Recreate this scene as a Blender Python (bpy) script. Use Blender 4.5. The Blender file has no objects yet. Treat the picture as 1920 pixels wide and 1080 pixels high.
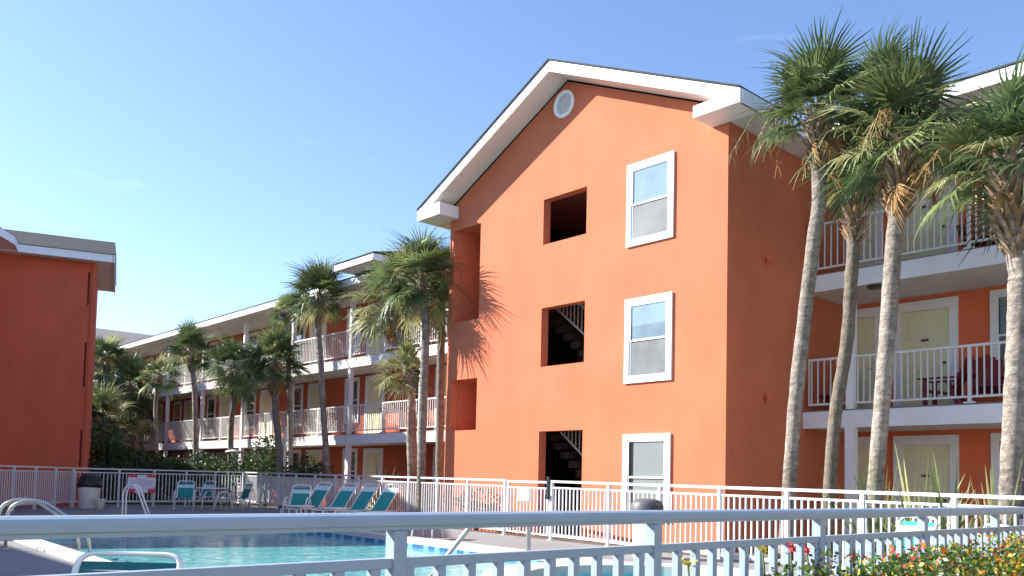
import bpy, bmesh, math, random
from mathutils import Vector, Matrix, Quaternion
random.seed(7)
sc = bpy.context.scene
C = bpy.context.collection
PI = math.pi

# ------------------------------------------------------------------ camera
FOC, PPY = 1624.72, 815.79            # focal length and principal row of the photograph, in its pixels
YAW, PIT, ROLL = 0.832445, 0.0532122, 0.0226544
CAM = Vector((8.97337, -13.39083, 0.0))
_f = Vector((-math.sin(YAW)*math.cos(PIT), math.cos(YAW)*math.cos(PIT), math.sin(PIT)))
_r0 = Vector((math.cos(YAW), math.sin(YAW), 0)); _u0 = _r0.cross(_f)
_r = _r0*math.cos(ROLL) + _u0*math.sin(ROLL); _u = -_r0*math.sin(ROLL) + _u0*math.cos(ROLL)
cd = bpy.data.cameras.new('camera'); cam = bpy.data.objects.new('camera', cd); C.objects.link(cam)
M = Matrix((( _r.x, _u.x, -_f.x), (_r.y, _u.y, -_f.y), (_r.z, _u.z, -_f.z))).to_4x4()
M.translation = CAM; cam.matrix_world = M
cd.sensor_width = 36; cd.lens = FOC/1920*36; cd.shift_y = (PPY-540)/1920
cd.clip_start = 0.05; cd.clip_end = 2000
sc.camera = cam

# ------------------------------------------------------------------ light
SUN = Vector((0.7072, 0.4877, -0.512)).normalized()       # the way the sunlight travels
ELEV = math.asin(-SUN.z); SAZ = math.atan2(-SUN.x, -SUN.y)
w = bpy.data.worlds.new('World'); sc.world = w; w.use_nodes = True
nt = w.node_tree; bg = nt.nodes['Background']
sky = nt.nodes.new('ShaderNodeTexSky'); sky.sky_type = 'NISHITA'; sky.sun_disc = False
sky.sun_elevation = ELEV; sky.sun_rotation = SAZ; sky.altitude = 0
sky.air_density = 1.0; sky.dust_density = 0.3; sky.ozone_density = 3.0
tcw = nt.nodes.new('ShaderNodeTexCoord'); mpw = nt.nodes.new('ShaderNodeMapping'); mpw.inputs['Scale'].default_value = (2.2, 2.2, 13)
nw = nt.nodes.new('ShaderNodeTexNoise'); nw.inputs['Scale'].default_value = 2.4; nw.inputs['Detail'].default_value = 7; nw.inputs['Roughness'].default_value = .55
rw_ = nt.nodes.new('ShaderNodeMapRange'); rw_.inputs[1].default_value = .645; rw_.inputs[2].default_value = .86; rw_.inputs[4].default_value = .16
mw = nt.nodes.new('ShaderNodeMix'); mw.data_type = 'RGBA'; mw.inputs[7].default_value = (8.5, 9.0, 9.5, 1)        # faint wisps of high cloud
nt.links.new(tcw.outputs['Generated'], mpw.inputs[0]); nt.links.new(mpw.outputs[0], nw.inputs['Vector']); nt.links.new(nw.outputs[0], rw_.inputs[0])
nt.links.new(rw_.outputs[0], mw.inputs[0]); nt.links.new(sky.outputs[0], mw.inputs[6]); tint = nt.nodes.new('ShaderNodeMix'); tint.data_type = 'RGBA'; tint.blend_type = 'MULTIPLY'; tint.inputs[0].default_value = 1; tint.inputs[7].default_value = (.93, .922, 1.0, 1)
nt.links.new(mw.outputs[2], tint.inputs[6]); nt.links.new(tint.outputs[2], bg.inputs[0])
bg.inputs[1].default_value = 0.113
sl = bpy.data.lights.new('sun', 'SUN'); sl.energy = 5.0; sl.angle = math.radians(0.53); sl.color = (1, 0.93, 0.84)
so = bpy.data.objects.new('sun', sl); C.objects.link(so); so.rotation_euler = SUN.to_track_quat('-Z', 'Y').to_euler()
so.location = (0, -20, 30)
vs = sc.view_settings; vs.view_transform = 'Standard'; vs.look = 'None'; vs.exposure = 1.29; vs.gamma = 1
vs.use_curve_mapping = False
sc.cycles.max_bounces = 8; sc.cycles.transparent_max_bounces = 12

G = -1.15                                                     # level of the pool deck; the eye is at z = 0

def ray(a, b): return _f + _r*((a-960)/FOC) - _u*((b-PPY)/FOC)
def at(a, b, **k):                                            # a sight line of the photograph met with one world plane
    d = ray(a, b); ax, v = list(k.items())[0]; i = 'xyz'.index(ax)
    return CAM + d*((v-CAM[i])/d[i])
def ground(a, dist, z=G):                                     # the deck point seen in column a at that depth
    b = 900
    for _ in range(8):
        p = CAM + ray(a, b)*dist
        b += (p.z - z)*FOC/dist
    return Vector((p.x, p.y, z))

# ------------------------------------------------------------------ materials
def srgb(h): return h
def mat(name, col, rough=0.6, noise=None, bump=None, metal=0, spec=0.5, obj_rand=0, two=None, coord='Object'):
    m = bpy.data.materials.new(name); m.use_nodes = True; t = m.node_tree; n = t.nodes; l = t.links
    b = n['Principled BSDF']; b.inputs['Base Color'].default_value = (*col, 1); b.inputs['Roughness'].default_value = rough
    b.inputs['Metallic'].default_value = metal; b.inputs['Specular IOR Level'].default_value = spec
    tc = n.new('ShaderNodeTexCoord'); out = None
    if noise:
        sc1, amt = noise
        z = n.new('ShaderNodeTexNoise'); z.inputs['Scale'].default_value = sc1; z.inputs['Detail'].default_value = 6
        z.inputs['Roughness'].default_value = 0.65
        l.new(tc.outputs[coord], z.inputs['Vector'])
        mp = n.new('ShaderNodeMapRange'); mp.inputs[1].default_value = 0.3; mp.inputs[2].default_value = 0.7
        l.new(z.outputs[0], mp.inputs[0])
        mx = n.new('ShaderNodeMix'); mx.data_type = 'RGBA'
        mx.inputs[6].default_value = (*[c*(1-amt) for c in col], 1)
        mx.inputs[7].default_value = (*(two if two else [min(1, c*(1+amt)) for c in col]), 1)
        l.new(mp.outputs[0], mx.inputs[0]); out = mx.outputs[2]
    if obj_rand:
        oi = n.new('ShaderNodeObjectInfo'); hs = n.new('ShaderNodeHueSaturation')
        mr = n.new('ShaderNodeMapRange'); mr.inputs[3].default_value = 1-obj_rand; mr.inputs[4].default_value = 1+obj_rand
        l.new(oi.outputs['Random'], mr.inputs[0]); l.new(mr.outputs[0], hs.inputs['Value'])
        if out is None: hs.inputs['Color'].default_value = (*col, 1)
        else: l.new(out, hs.inputs['Color'])
        out = hs.outputs[0]
    if out is not None: l.new(out, b.inputs['Base Color'])
    if bump:
        bs, st = bump
        z2 = n.new('ShaderNodeTexNoise'); z2.inputs['Scale'].default_value = bs; z2.inputs['Detail'].default_value = 4
        l.new(tc.outputs[coord], z2.inputs['Vector'])
        bp = n.new('ShaderNodeBump'); bp.inputs['Strength'].default_value = st; bp.inputs['Distance'].default_value = 0.02
        l.new(z2.outputs[0], bp.inputs['Height']); l.new(bp.outputs[0], b.inputs['Normal'])
    return m

def stucco(name, col):
    m = mat(name, col, 0.85, (0.55, 0.07), (38, 0.35), spec=0.2)
    t = m.node_tree; n = t.nodes; l = t.links; b = n['Principled BSDF']
    old = b.inputs['Base Color'].links[0].from_socket
    tc = [x for x in n if x.type == 'TEX_COORD'][0]
    mpg = n.new('ShaderNodeMapping'); mpg.inputs['Scale'].default_value = (1.1, 1.1, 0.6)
    z = n.new('ShaderNodeTexNoise'); z.inputs['Scale'].default_value = 1.4; z.inputs['Detail'].default_value = 8
    l.new(tc.outputs['Object'], mpg.inputs[0]); l.new(mpg.outputs[0], z.inputs['Vector'])
    mp = n.new('ShaderNodeMapRange'); mp.inputs[1].default_value = 0.35; mp.inputs[2].default_value = 0.75
    mp.inputs[3].default_value = 1.04; mp.inputs[4].default_value = 0.93
    hs = n.new('ShaderNodeHueSaturation'); l.new(z.outputs[0], mp.inputs[0]); l.new(mp.outputs[0], hs.inputs['Value'])
    l.new(old, hs.inputs['Color']); l.new(hs.outputs[0], b.inputs['Base Color'])
    return m

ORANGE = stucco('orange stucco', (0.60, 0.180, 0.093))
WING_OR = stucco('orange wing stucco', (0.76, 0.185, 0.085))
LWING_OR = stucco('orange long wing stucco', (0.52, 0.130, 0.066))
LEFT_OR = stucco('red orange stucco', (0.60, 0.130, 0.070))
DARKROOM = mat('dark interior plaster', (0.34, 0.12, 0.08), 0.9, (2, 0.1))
WHITE = mat('white paint', (0.84, 0.85, 0.86), 0.5, (3, 0.04), (60, 0.05))
SOFFIT = mat('soffit paint', (0.74, 0.72, 0.67), 0.7, (1.5, 0.06))
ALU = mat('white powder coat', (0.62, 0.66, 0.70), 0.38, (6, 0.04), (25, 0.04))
PINKRAIL = mat('white railing paint', (0.72, 0.72, 0.71), 0.45, (4, 0.05))
SHINGLE = mat('grey shingle', (0.075, 0.075, 0.08), 0.95, (14, 0.35), (30, 0.4), spec=0.1)
FARROOF = mat('grey far shingle', (0.20, 0.185, 0.185), 0.9, (6, 0.2), (10, 0.4))
DOOR = mat('cream door paint', (0.80, 0.76, 0.50), 0.5, (5, 0.05))
BLACK = mat('black plastic', (0.015, 0.016, 0.02), 0.45, (8, 0.3), (12, 0.5))
GREYLID = mat('grey plastic lid', (0.10, 0.105, 0.115), 0.45, (6, 0.15))
BRASS = mat('dull brown metal', (0.10, 0.08, 0.06), 0.4, metal=0.6)
TRUNKS = mat('palm bark', (0.27, 0.235, 0.20), 0.95, (9, 0.45), (22, 1.0), obj_rand=0.15)
def bark_rings(m):
    t = m.node_tree; n = t.nodes; l = t.links; b = n['Principled BSDF']; tc = [x for x in n if x.type == 'TEX_COORD'][0]
    mp = n.new('ShaderNodeMapping'); mp.inputs['Scale'].default_value = (2.5, 2.5, 13.0); l.new(tc.outputs['Object'], mp.inputs[0])
    z = n.new('ShaderNodeTexNoise'); z.inputs['Scale'].default_value = 1.6; z.inputs['Detail'].default_value = 7; z.inputs['Roughness'].default_value = .7; l.new(mp.outputs[0], z.inputs['Vector'])
    z2 = n.new('ShaderNodeTexNoise'); z2.inputs['Scale'].default_value = 1.1; z2.inputs['Detail'].default_value = 3; l.new(tc.outputs['Object'], z2.inputs['Vector'])
    a = n.new('ShaderNodeMath'); a.operation = 'ADD'; l.new(z.outputs[0], a.inputs[0]); l.new(z2.outputs[0], a.inputs[1])
    mr = n.new('ShaderNodeMapRange'); mr.inputs[1].default_value = .75; mr.inputs[2].default_value = 1.25; mr.inputs[3].default_value = .55; mr.inputs[4].default_value = 1.35; l.new(a.outputs[0], mr.inputs[0])
    old = b.inputs['Base Color'].links[0].from_socket; hs = n.new('ShaderNodeHueSaturation'); l.new(mr.outputs[0], hs.inputs['Value']); l.new(old, hs.inputs['Color']); l.new(hs.outputs[0], b.inputs['Base Color'])
    bo = b.inputs['Normal'].links[0].from_node; bp = n.new('ShaderNodeBump'); bp.inputs['Strength'].default_value = .8; bp.inputs['Distance'].default_value = .03
    l.new(z.outputs[0], bp.inputs['Height']); l.new(bo.outputs[0], bp.inputs['Normal']); l.new(bp.outputs[0], b.inputs['Normal'])
bark_rings(TRUNKS)
TRUNKD = mat('dark palm bark', (0.17, 0.15, 0.12), 0.95, (9, 0.45), (22, 1.0), obj_rand=0.15)
BOOT = mat('palm leaf bases', (0.30, 0.205, 0.125), 0.9, (7, 0.45), (20, 0.8))
NEARALU = mat('near shade blue coat', (0.33, 0.42, 0.53), 0.42, (6, 0.06), (25, 0.04), spec=0.35)  # white fence coat with its bluish shade put into the base colour
TEAL = mat('teal sling fabric', (0.012, 0.27, 0.25), 0.75, (30, 0.12), (150, 0.3))
PALE = mat('pale sling band', (0.55, 0.72, 0.74), 0.75, (30, 0.08), (150, 0.3))
TUBE = mat('white tube', (0.80, 0.80, 0.78), 0.35, (5, 0.03))
STEEL = mat('brushed steel rail', (0.50, 0.50, 0.47), 0.32, (9, 0.1), metal=0.7)
REDWOOD = mat('dark red wood', (0.20, 0.018, 0.028), 0.6, (12, 0.2))
SIGNW = mat('sign white', (0.75, 0.78, 0.85), 0.5, (4, 0.05))
SIGNR = mat('sign red', (0.62, 0.06, 0.09), 0.5, (4, 0.05))
SIGNT = mat('sign print grey', (0.45, 0.48, 0.58), 0.6)
BLIND = mat('window blind', (0.40, 0.415, 0.40), 0.8, (2, 0.04))
SCREEN = mat('insect screen', (0.17, 0.18, 0.19), 0.6, (1.3, 0.3), spec=0.3)
DARKGL = mat('dark glass', (0.05, 0.055, 0.06), 0.08, (0.8, 0.3), spec=0.9)
SKYGL = mat('sky reflection tint', (0.30, 0.38, 0.45), 0.12, (1.2, 0.22), spec=0.8)  # blue of the sky's reflection is put into this colour
EARTH = mat('mulch', (0.20, 0.165, 0.125), 0.95, (4, 0.4), (25, 1.0))
TILE = mat('blue pool tile', (0.055, 0.16, 0.32), 0.2, (9, 0.3))
TILE2 = mat('pale blue pool tile', (0.20, 0.40, 0.54), 0.2, (9, 0.2))
LEAFD = mat('dark shrub leaf', (0.035, 0.065, 0.018), 0.55, (3, 0.4))
LEAFM = mat('mid shrub leaf', (0.075, 0.13, 0.028), 0.5, (3, 0.4))
LEAFY = mat('yellow croton leaf', (0.55, 0.47, 0.03), 0.45, (6, 0.3))
LEAFO = mat('orange croton leaf', (0.62, 0.20, 0.035), 0.45, (6, 0.3))
LEAFR = mat('red petal', (0.62, 0.045, 0.05), 0.5, (6, 0.25))
LEAFG = mat('green croton leaf', (0.10, 0.19, 0.03), 0.4, (6, 0.45))
FR_MATS = [mat('palm frond green', (0.165, 0.215, 0.080), 0.42, (2.5, 0.35), obj_rand=0.35, spec=0.4),
           mat('palm frond deep', (0.090, 0.145, 0.060), 0.42, (2.5, 0.35), obj_rand=0.3, spec=0.4),
           mat('palm frond yellow', (0.36, 0.37, 0.17), 0.55, (2.5, 0.35), obj_rand=0.3, spec=0.3),
           mat('palm frond dry', (0.34, 0.20, 0.085), 0.8, (2.5, 0.35), obj_rand=0.25, spec=0.2)]
for m_ in FR_MATS[:3] + [LEAFD, LEAFM, LEAFG, LEAFY, LEAFO]:   # light passes through thin leaves
    t = m_.node_tree; b = t.nodes['Principled BSDF']; o = [x for x in t.nodes if x.type == 'OUTPUT_MATERIAL'][0]
    tr = t.nodes.new('ShaderNodeBsdfTranslucent'); ms = t.nodes.new('ShaderNodeMixShader'); ms.inputs[0].default_value = 0.28
    if b.inputs['Base Color'].links: t.links.new(b.inputs['Base Color'].links[0].from_socket, tr.inputs[0])
    t.links.new(b.outputs[0], ms.inputs[1]); t.links.new(tr.outputs[0], ms.inputs[2]); t.links.new(ms.outputs[0], o.inputs[0])

def deck_material():
    m = mat('painted concrete deck', (0.225, 0.232, 0.238), 0.8, (0.7, 0.10), (45, 0.25))
    t = m.node_tree; n = t.nodes; l = t.links; b = n['Principled BSDF']
    old = b.inputs['Base Color'].links[0].from_socket
    tc = [x for x in n if x.type == 'TEX_COORD'][0]
    z = n.new('ShaderNodeTexNoise'); z.inputs['Scale'].default_value = 2.2; z.inputs['Detail'].default_value = 9; z.inputs['Roughness'].default_value = 0.75
    l.new(tc.outputs['Object'], z.inputs['Vector'])
    mp = n.new('ShaderNodeMapRange'); mp.inputs[1].default_value = 0.55; mp.inputs[2].default_value = 0.75
    mp.inputs[3].default_value = 1.0; mp.inputs[4].default_value = 0.80
    hs = n.new('ShaderNodeHueSaturation'); l.new(z.outputs[0], mp.inputs[0]); l.new(mp.outputs[0], hs.inputs['Value'])
    l.new(old, hs.inputs['Color']); l.new(hs.outputs[0], b.inputs['Base Color'])
    return m
DECK = deck_material()
COPING = mat('pale coping', (0.50, 0.50, 0.48), 0.75, (1.2, 0.08), (40, 0.2))
PLASTER = mat('pool plaster', (0.20, 0.62, 0.66), 0.7, (1.5, 0.12), (3, 0.3))
GRASS = mat('lawn', (0.03, 0.05, 0.014), 0.9, (3, 0.4), (30, 1.0))

def clear(name, tint, rough, minrefl):             # a thin clear sheet: tinted see-through plus mirror by angle
    m = bpy.data.materials.new(name); m.use_nodes = True; m.use_transparent_shadow = True; t = m.node_tree; n = t.nodes; l = t.links
    for x in list(n):
        if x.type != 'OUTPUT_MATERIAL': n.remove(x)
    o = n[0]; tr = n.new('ShaderNodeBsdfTransparent'); tr.inputs[0].default_value = (*tint, 1)
    gl = n.new('ShaderNodeBsdfGlossy'); gl.inputs['Roughness'].default_value = rough
    fr0 = n.new('ShaderNodeLayerWeight'); fr0.inputs['Blend'].default_value = 0.5; fr = n.new('ShaderNodeMath'); fr.operation = 'POWER'; fr.inputs[1].default_value = 4.0; l.new(fr0.outputs['Facing'], fr.inputs[0])
    mr = n.new('ShaderNodeMath'); mr.operation = 'MAXIMUM'; mr.inputs[1].default_value = minrefl
    ms = n.new('ShaderNodeMixShader'); l.new(fr.outputs[0], mr.inputs[0]); l.new(mr.outputs[0], ms.inputs[0])
    l.new(tr.outputs[0], ms.inputs[1]); l.new(gl.outputs[0], ms.inputs[2]); l.new(ms.outputs[0], o.inputs[0])
    return m
def water_material():
    m = mat('pool water', (0.10, 0.47, 0.50), 0.04, (5.0, 0.34), None, spec=0.5, two=(0.20, 0.64, 0.66))  # caustic light mottling painted in as lighter and darker teal
    t = m.node_tree; n = t.nodes; l = t.links; b = n['Principled BSDF']; b.inputs['IOR'].default_value = 1.33
    z = [x for x in n if x.type == 'TEX_NOISE'][0]; z.inputs['Distortion'].default_value = 1.6; z.inputs['Detail'].default_value = 3
    tc = [x for x in n if x.type == 'TEX_COORD'][0]
    hs = n.new('ShaderNodeTexNoise'); hs.inputs['Scale'].default_value = 2.6; hs.inputs['Detail'].default_value = 5; hs.inputs['Distortion'].default_value = 0.5
    l.new(tc.outputs['Object'], hs.inputs['Vector'])
    bp = n.new('ShaderNodeBump'); bp.inputs['Strength'].default_value = 0.30; bp.inputs['Distance'].default_value = 0.06
    l.new(hs.outputs[0], bp.inputs['Height']); l.new(bp.outputs[0], b.inputs['Normal'])
    return m
WATER = water_material()
GLASS = clear('window glass', (0.90, 0.95, 0.97), 0.02, 0.20)

# ------------------------------------------------------------------ mesh helper
class MB:
    def __init__(s): s.v = []; s.f = []; s.mi = []; s.sm = []; s.cur = 0
    def face(s, pts, smooth=False):
        k = len(s.v); s.v += [tuple(p) for p in pts]; s.f.append(tuple(range(k, k+len(pts)))); s.mi.append(s.cur); s.sm.append(smooth)
        return s
    def box(s, x0, x1, y0, y1, z0, z1):
        k = len(s.v)
        s.v += [(x0,y0,z0),(x1,y0,z0),(x1,y1,z0),(x0,y1,z0),(x0,y0,z1),(x1,y0,z1),(x1,y1,z1),(x0,y1,z1)]
        for q in ((0,3,2,1),(4,5,6,7),(0,1,5,4),(1,2,6,5),(2,3,7,6),(3,0,4,7)):
            s.f.append(tuple(k+i for i in q)); s.mi.append(s.cur); s.sm.append(False)
        return s
    def hexa(s, b, t):                                         # bottom four and top four points
        k = len(s.v); s.v += [tuple(p) for p in b] + [tuple(p) for p in t]
        for q in ((0,3,2,1),(4,5,6,7),(0,1,5,4),(1,2,6,5),(2,3,7,6),(3,0,4,7)):
            s.f.append(tuple(k+i for i in q)); s.mi.append(s.cur); s.sm.append(False)
        return s
    def bar(s, a, b, w, h):                                    # a rectangular bar between two points, h measured upward
        a = Vector(a); b = Vector(b); d = (b-a).normalized()
        sd = d.cross(Vector((0,0,1)))
        if sd.length < 1e-4: sd = Vector((1,0,0))
        sd.normalize(); up = sd.cross(d)
        c = [(-1,-1),(1,-1),(1,1),(-1,1)]
        return s.hexa([a+sd*(w/2*i)+up*(h/2*j) for i, j in c], [b+sd*(w/2*i)+up*(h/2*j) for i, j in c])
    def tube(s, pts, r, n=8, cap=True, closed=False):
        pts = [Vector(p) for p in pts]; rs = r if isinstance(r, (list, tuple)) else [r]*len(pts)
        k = len(s.v); m = len(pts); up = Vector((0.03, 0.02, 1)).normalized(); prev = None
        for i, p in enumerate(pts):
            a = pts[(i-1) % m] if (closed or i > 0) else p; b = pts[(i+1) % m] if (closed or i < m-1) else p
            d = (b-a).normalized()
            x = (prev - d*prev.dot(d)) if prev else d.orthogonal()
            x.normalize(); prev = x; y = d.cross(x)
            for j in range(n):
                t = 2*PI*j/n; s.v.append(tuple(p + (x*math.cos(t) + y*math.sin(t))*rs[i]))
        for i in range(m if closed else m-1):
            for j in range(n):
                a = k+i*n+j; b = k+i*n+(j+1) % n; e = (i+1) % m
                c = k+e*n+(j+1) % n; d = k+e*n+j
                s.f.append((a,b,c,d)); s.mi.append(s.cur); s.sm.append(True)
        if cap and not closed:
            s.f.append(tuple(k+j for j in reversed(range(n)))); s.mi.append(s.cur); s.sm.append(False)
            s.f.append(tuple(k+(m-1)*n+j for j in range(n))); s.mi.append(s.cur); s.sm.append(False)
        return s
    def lathe(s, prof, c=(0,0,0), n=24):
        k = len(s.v); m = len(prof)
        for r, z in prof:
            for j in range(n): t = 2*PI*j/n; s.v.append((c[0]+r*math.cos(t), c[1]+r*math.sin(t), c[2]+z))
        for i in range(m-1):
            for j in range(n):
                s.f.append((k+i*n+j, k+i*n+(j+1) % n, k+(i+1)*n+(j+1) % n, k+(i+1)*n+j)); s.mi.append(s.cur); s.sm.append(True)
        s.f.append(tuple(k+j for j in reversed(range(n)))); s.mi.append(s.cur); s.sm.append(False)
        s.f.append(tuple(k+(m-1)*n+j for j in range(n))); s.mi.append(s.cur); s.sm.append(False)
        return s
    def prism(s, poly, axis, a, b):                            # a 2D outline pushed from a to b along an axis
        def P(u, v, w): return {'x': (w,u,v), 'y': (u,w,v), 'z': (u,v,w)}[axis]
        n = len(poly); k = len(s.v)
        s.v += [P(u, v, a) for u, v in poly] + [P(u, v, b) for u, v in poly]
        s.f.append(tuple(range(k, k+n))); s.f.append(tuple(k+n+i for i in reversed(range(n))))
        for i in range(n): j = (i+1) % n; s.f.append((k+i, k+n+i, k+n+j, k+j))
        s.mi += [s.cur]*(n+2); s.sm += [False]*(n+2)
        return s
    def mesh(s, name, mats, off=(0,0,0)):
        me = bpy.data.meshes.new(name)
        me.from_pydata([(x-off[0], y-off[1], z-off[2]) for x, y, z in s.v], [], s.f)
        for m_ in (mats if isinstance(mats, (list, tuple)) else [mats]): me.materials.append(m_)
        me.polygons.foreach_set('material_index', s.mi); me.polygons.foreach_set('use_smooth', s.sm)
        me.update(); return me

def fixn(me):
    bm = bmesh.new(); bm.from_mesh(me); bmesh.ops.recalc_face_normals(bm, faces=bm.faces); bm.to_mesh(me); bm.free(); return me
def wloc(o):
    p = Vector((0,0,0))
    while o: p += o.location; o = o.parent
    return p
def inst(name, me, parent=None, loc=(0,0,0), rz=0, kind=None, label=None):
    o = bpy.data.objects.new(name, me); C.objects.link(o); o.parent = parent; o.location = loc
    if rz: o.rotation_euler = (0,0,rz)
    if kind: o['kind'] = kind
    if label: o['label'] = label
    return o
def part(name, mb, mats, parent=None, kind=None, label=None, bevel=0, recalc=True):
    """mesh given in world coordinates; the object's origin goes to its parent's origin"""
    off = wloc(parent) if parent else Vector((0,0,0))
    me = mb.mesh(name, mats, off)
    if recalc: fixn(me)
    o = inst(name, me, parent, kind=kind, label=label)
    if bevel:
        bv = o.modifiers.new('bevel', 'BEVEL'); bv.width = bevel; bv.segments = 2; bv.limit_method = 'ANGLE'
    return o
def thing(name, label, cat, loc=(0,0,0), rz=0, group=None):
    o = bpy.data.objects.new(name, None); C.objects.link(o); o.location = loc; o.rotation_euler = (0,0,rz)
    o.empty_display_size = 0.1
    o['label'] = label; o['category'] = cat
    if group: o['group'] = group
    return o
def copy_tree(o, parent=None):
    c = o.copy(); C.objects.link(c); c.parent = parent
    for ch in list(o.children): copy_tree(ch, c)
    return c
def dup(o, loc, rz, label, group=None):
    c = copy_tree(o); c.location = loc; c.rotation_euler = (0,0,rz); c['label'] = label
    if group: c['group'] = group
    return c
def struct(name, mb, m, recalc=True, kind='structure'):
    o = part(name, mb, m, recalc=recalc); o['kind'] = kind; return o

# ------------------------------------------------------------------ setting: ground, deck, pool
SPA = Vector((2.45, -5.25)); SPR = 1.95
arc = [(SPA.x+SPR*math.cos(math.radians(a)), SPA.y+SPR*math.sin(math.radians(a))) for a in range(142, 262, 8)]
pool = [(-8.1,-9.40), (-9.2,-8.3), (-10.3,-6.6), (-10.2,-4.4), (-9.75,-3.38)] + arc + [(2.35,-9.95)]
def offset_poly(poly, d):
    n = len(poly); out = []
    for i in range(n):
        a = Vector(poly[i-1]); b = Vector(poly[i]); c = Vector(poly[(i+1) % n])
        e1 = (b-a).normalized(); e2 = (c-b).normalized()
        n1 = Vector((-e1.y, e1.x)); n2 = Vector((-e2.y, e2.x)); m_ = (n1+n2).normalized()
        out.append(tuple(b + m_*(d/max(0.5, m_.dot(n1)))))
    return out
def area(p): return sum(p[i-1][0]*p[i][1]-p[i][0]*p[i-1][1] for i in range(len(p)))/2
sgn = 1 if area(pool) < 0 else -1
cop_o = offset_poly(pool, 0.36*sgn)
def fill_with_hole(mb, outer, holes, z):
    bm = bmesh.new(); es = []
    for poly in [outer]+holes:
        vs_ = [bm.verts.new((x, y, z)) for x, y in poly]
        es += [bm.edges.new((vs_[i-1], vs_[i])) for i in range(len(vs_))]
    bmesh.ops.triangle_fill(bm, use_beauty=True, use_dissolve=False, edges=es)
    for f in bm.faces:
        ps = [v.co.copy() for v in f.verts]
        if (ps[1]-ps[0]).cross(ps[2]-ps[0]).z < 0: ps.reverse()
        mb.face(ps)
    bm.free()
spa_o = [(SPA.x+SPR*math.cos(t*PI/18), SPA.y+SPR*math.sin(t*PI/18)) for t in range(36)]
spa_i = [(SPA.x+1.42*math.cos(t*PI/18), SPA.y+1.42*math.sin(t*PI/18)) for t in range(36)]
HOLE = offset_poly(pool, 0.02*sgn)
g = MB(); fill_with_hole(g, [(-700,-500),(700,-500),(700,900),(-700,900)], [[(-24,-22),(6.84,-22),(6.84,-2.35),(-22,1.4),(-24,-4)]], G-0.05)
struct('ground', g, GRASS, recalc=False)
d = MB(); fill_with_hole(d, [(-24.2,-22.2),(6.95,-22.2),(6.95,-2.2),(-22,1.6),(-24.2,-4)], [HOLE, spa_i], G)
struct('pool_deck', d, DECK, recalc=False)
cp = MB(); n = len(pool)
for i in range(n):
    a, b, c_, e = pool[i-1], pool[i], cop_o[i], cop_o[i-1]
    cp.face([(*a, G+.03), (*b, G+.03), (*c_, G+.03), (*e, G+.03)]); cp.face([(*e, G+.03), (*c_, G+.03), (*c_, G-.02), (*e, G-.02)])
    cp.face([(*a, G+.03), (*b, G+.03), (*b, G-.07), (*a, G-.07)])
struct('pool_coping', cp, COPING)
bs = MB()
for i in range(n):
    a, b = pool[i-1], pool[i]; bs.face([(*a, G-.07), (*b, G-.07), (*b, G-1.45), (*a, G-1.45)])
fill_with_hole(bs, pool, [], G-1.45)
struct('pool_basin', bs, PLASTER)
wt = MB(); fill_with_hole(wt, offset_poly(pool, -0.002*sgn), [], G-.13); struct('pool_water', wt, WATER, recalc=False)
# waterline tiles, one by one along the far sides
tl = thing('waterline_tiles', 'band of blue square tiles along the waterline of the pool', 'tiles', (-10, -4, G-.2))
tile_me = fixn(MB().box(-.085, .085, -.008, .008, -.075, .075).mesh('tile', TILE)); tile_me2 = fixn(MB().box(-.085, .085, -.008, .008, -.075, .075).mesh('tile', TILE2))
cnt = 0
for i in range(n):
    a, b = Vector(pool[i-1]), Vector(pool[i]); L = (b-a).length
    if a.y < -8.2 and b.y < -8.2: continue
    k = max(1, int(L/.18))
    for j in range(k):
        if cnt >= 290: break
        p = a.lerp(b, (j+.5)/k); dn = (b-a).normalized(); nn = Vector((-dn.y, dn.x))*-sgn
        inst('tile', tile_me if (j*7+i*3) % 5 < 3 else tile_me2, tl, Vector((p.x+nn.x*.012, p.y+nn.y*.012, G-.14)) - tl.location, math.atan2(dn.y, dn.x)); cnt += 1
sp = thing('round_spa', 'round spa with a wide pale rim at the corner of the pool', 'spa', (SPA.x, SPA.y, G))
r_ = MB()
for i in range(36):
    a, b, c_, e = spa_i[i-1], spa_i[i], spa_o[i], spa_o[i-1]
    r_.face([(*a, G+.06), (*b, G+.06), (*c_, G+.06), (*e, G+.06)]); r_.face([(*e, G+.06), (*c_, G+.06), (*c_, G-.12), (*e, G-.12)]); r_.face([(*a, G+.06), (*b, G+.06), (*b, G-.05), (*a, G-.05)])
part('rim', r_, COPING, sp)
b_ = MB()
for i in range(36):
    a, b = spa_i[i-1], spa_i[i]; b_.face([(*a, G-.05), (*b, G-.05), (*b, G-.9), (*a, G-.9)])
b_.face([(*p, G-.9) for p in spa_i]); part('basin', b_, PLASTER, sp)
w_ = MB().face([(*p, G-.10) for p in spa_i]); part('water', w_, WATER, sp, recalc=False)
kb = MB()
kb.box(-8.3, 9, -0.3, 0.0, G-.05, G-.045)
# planting bed behind the far fence
bed = MB(); bed.face([(-21.6,1.7,G-.04),(6.9,-2.05,G-.04),(14,-2.0,G-.04),(14,2.7,G-.04),(-45,3.1,G-.04),(-45,1.7,G-.04)])
struct('planting_bed', bed, EARTH)

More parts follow.
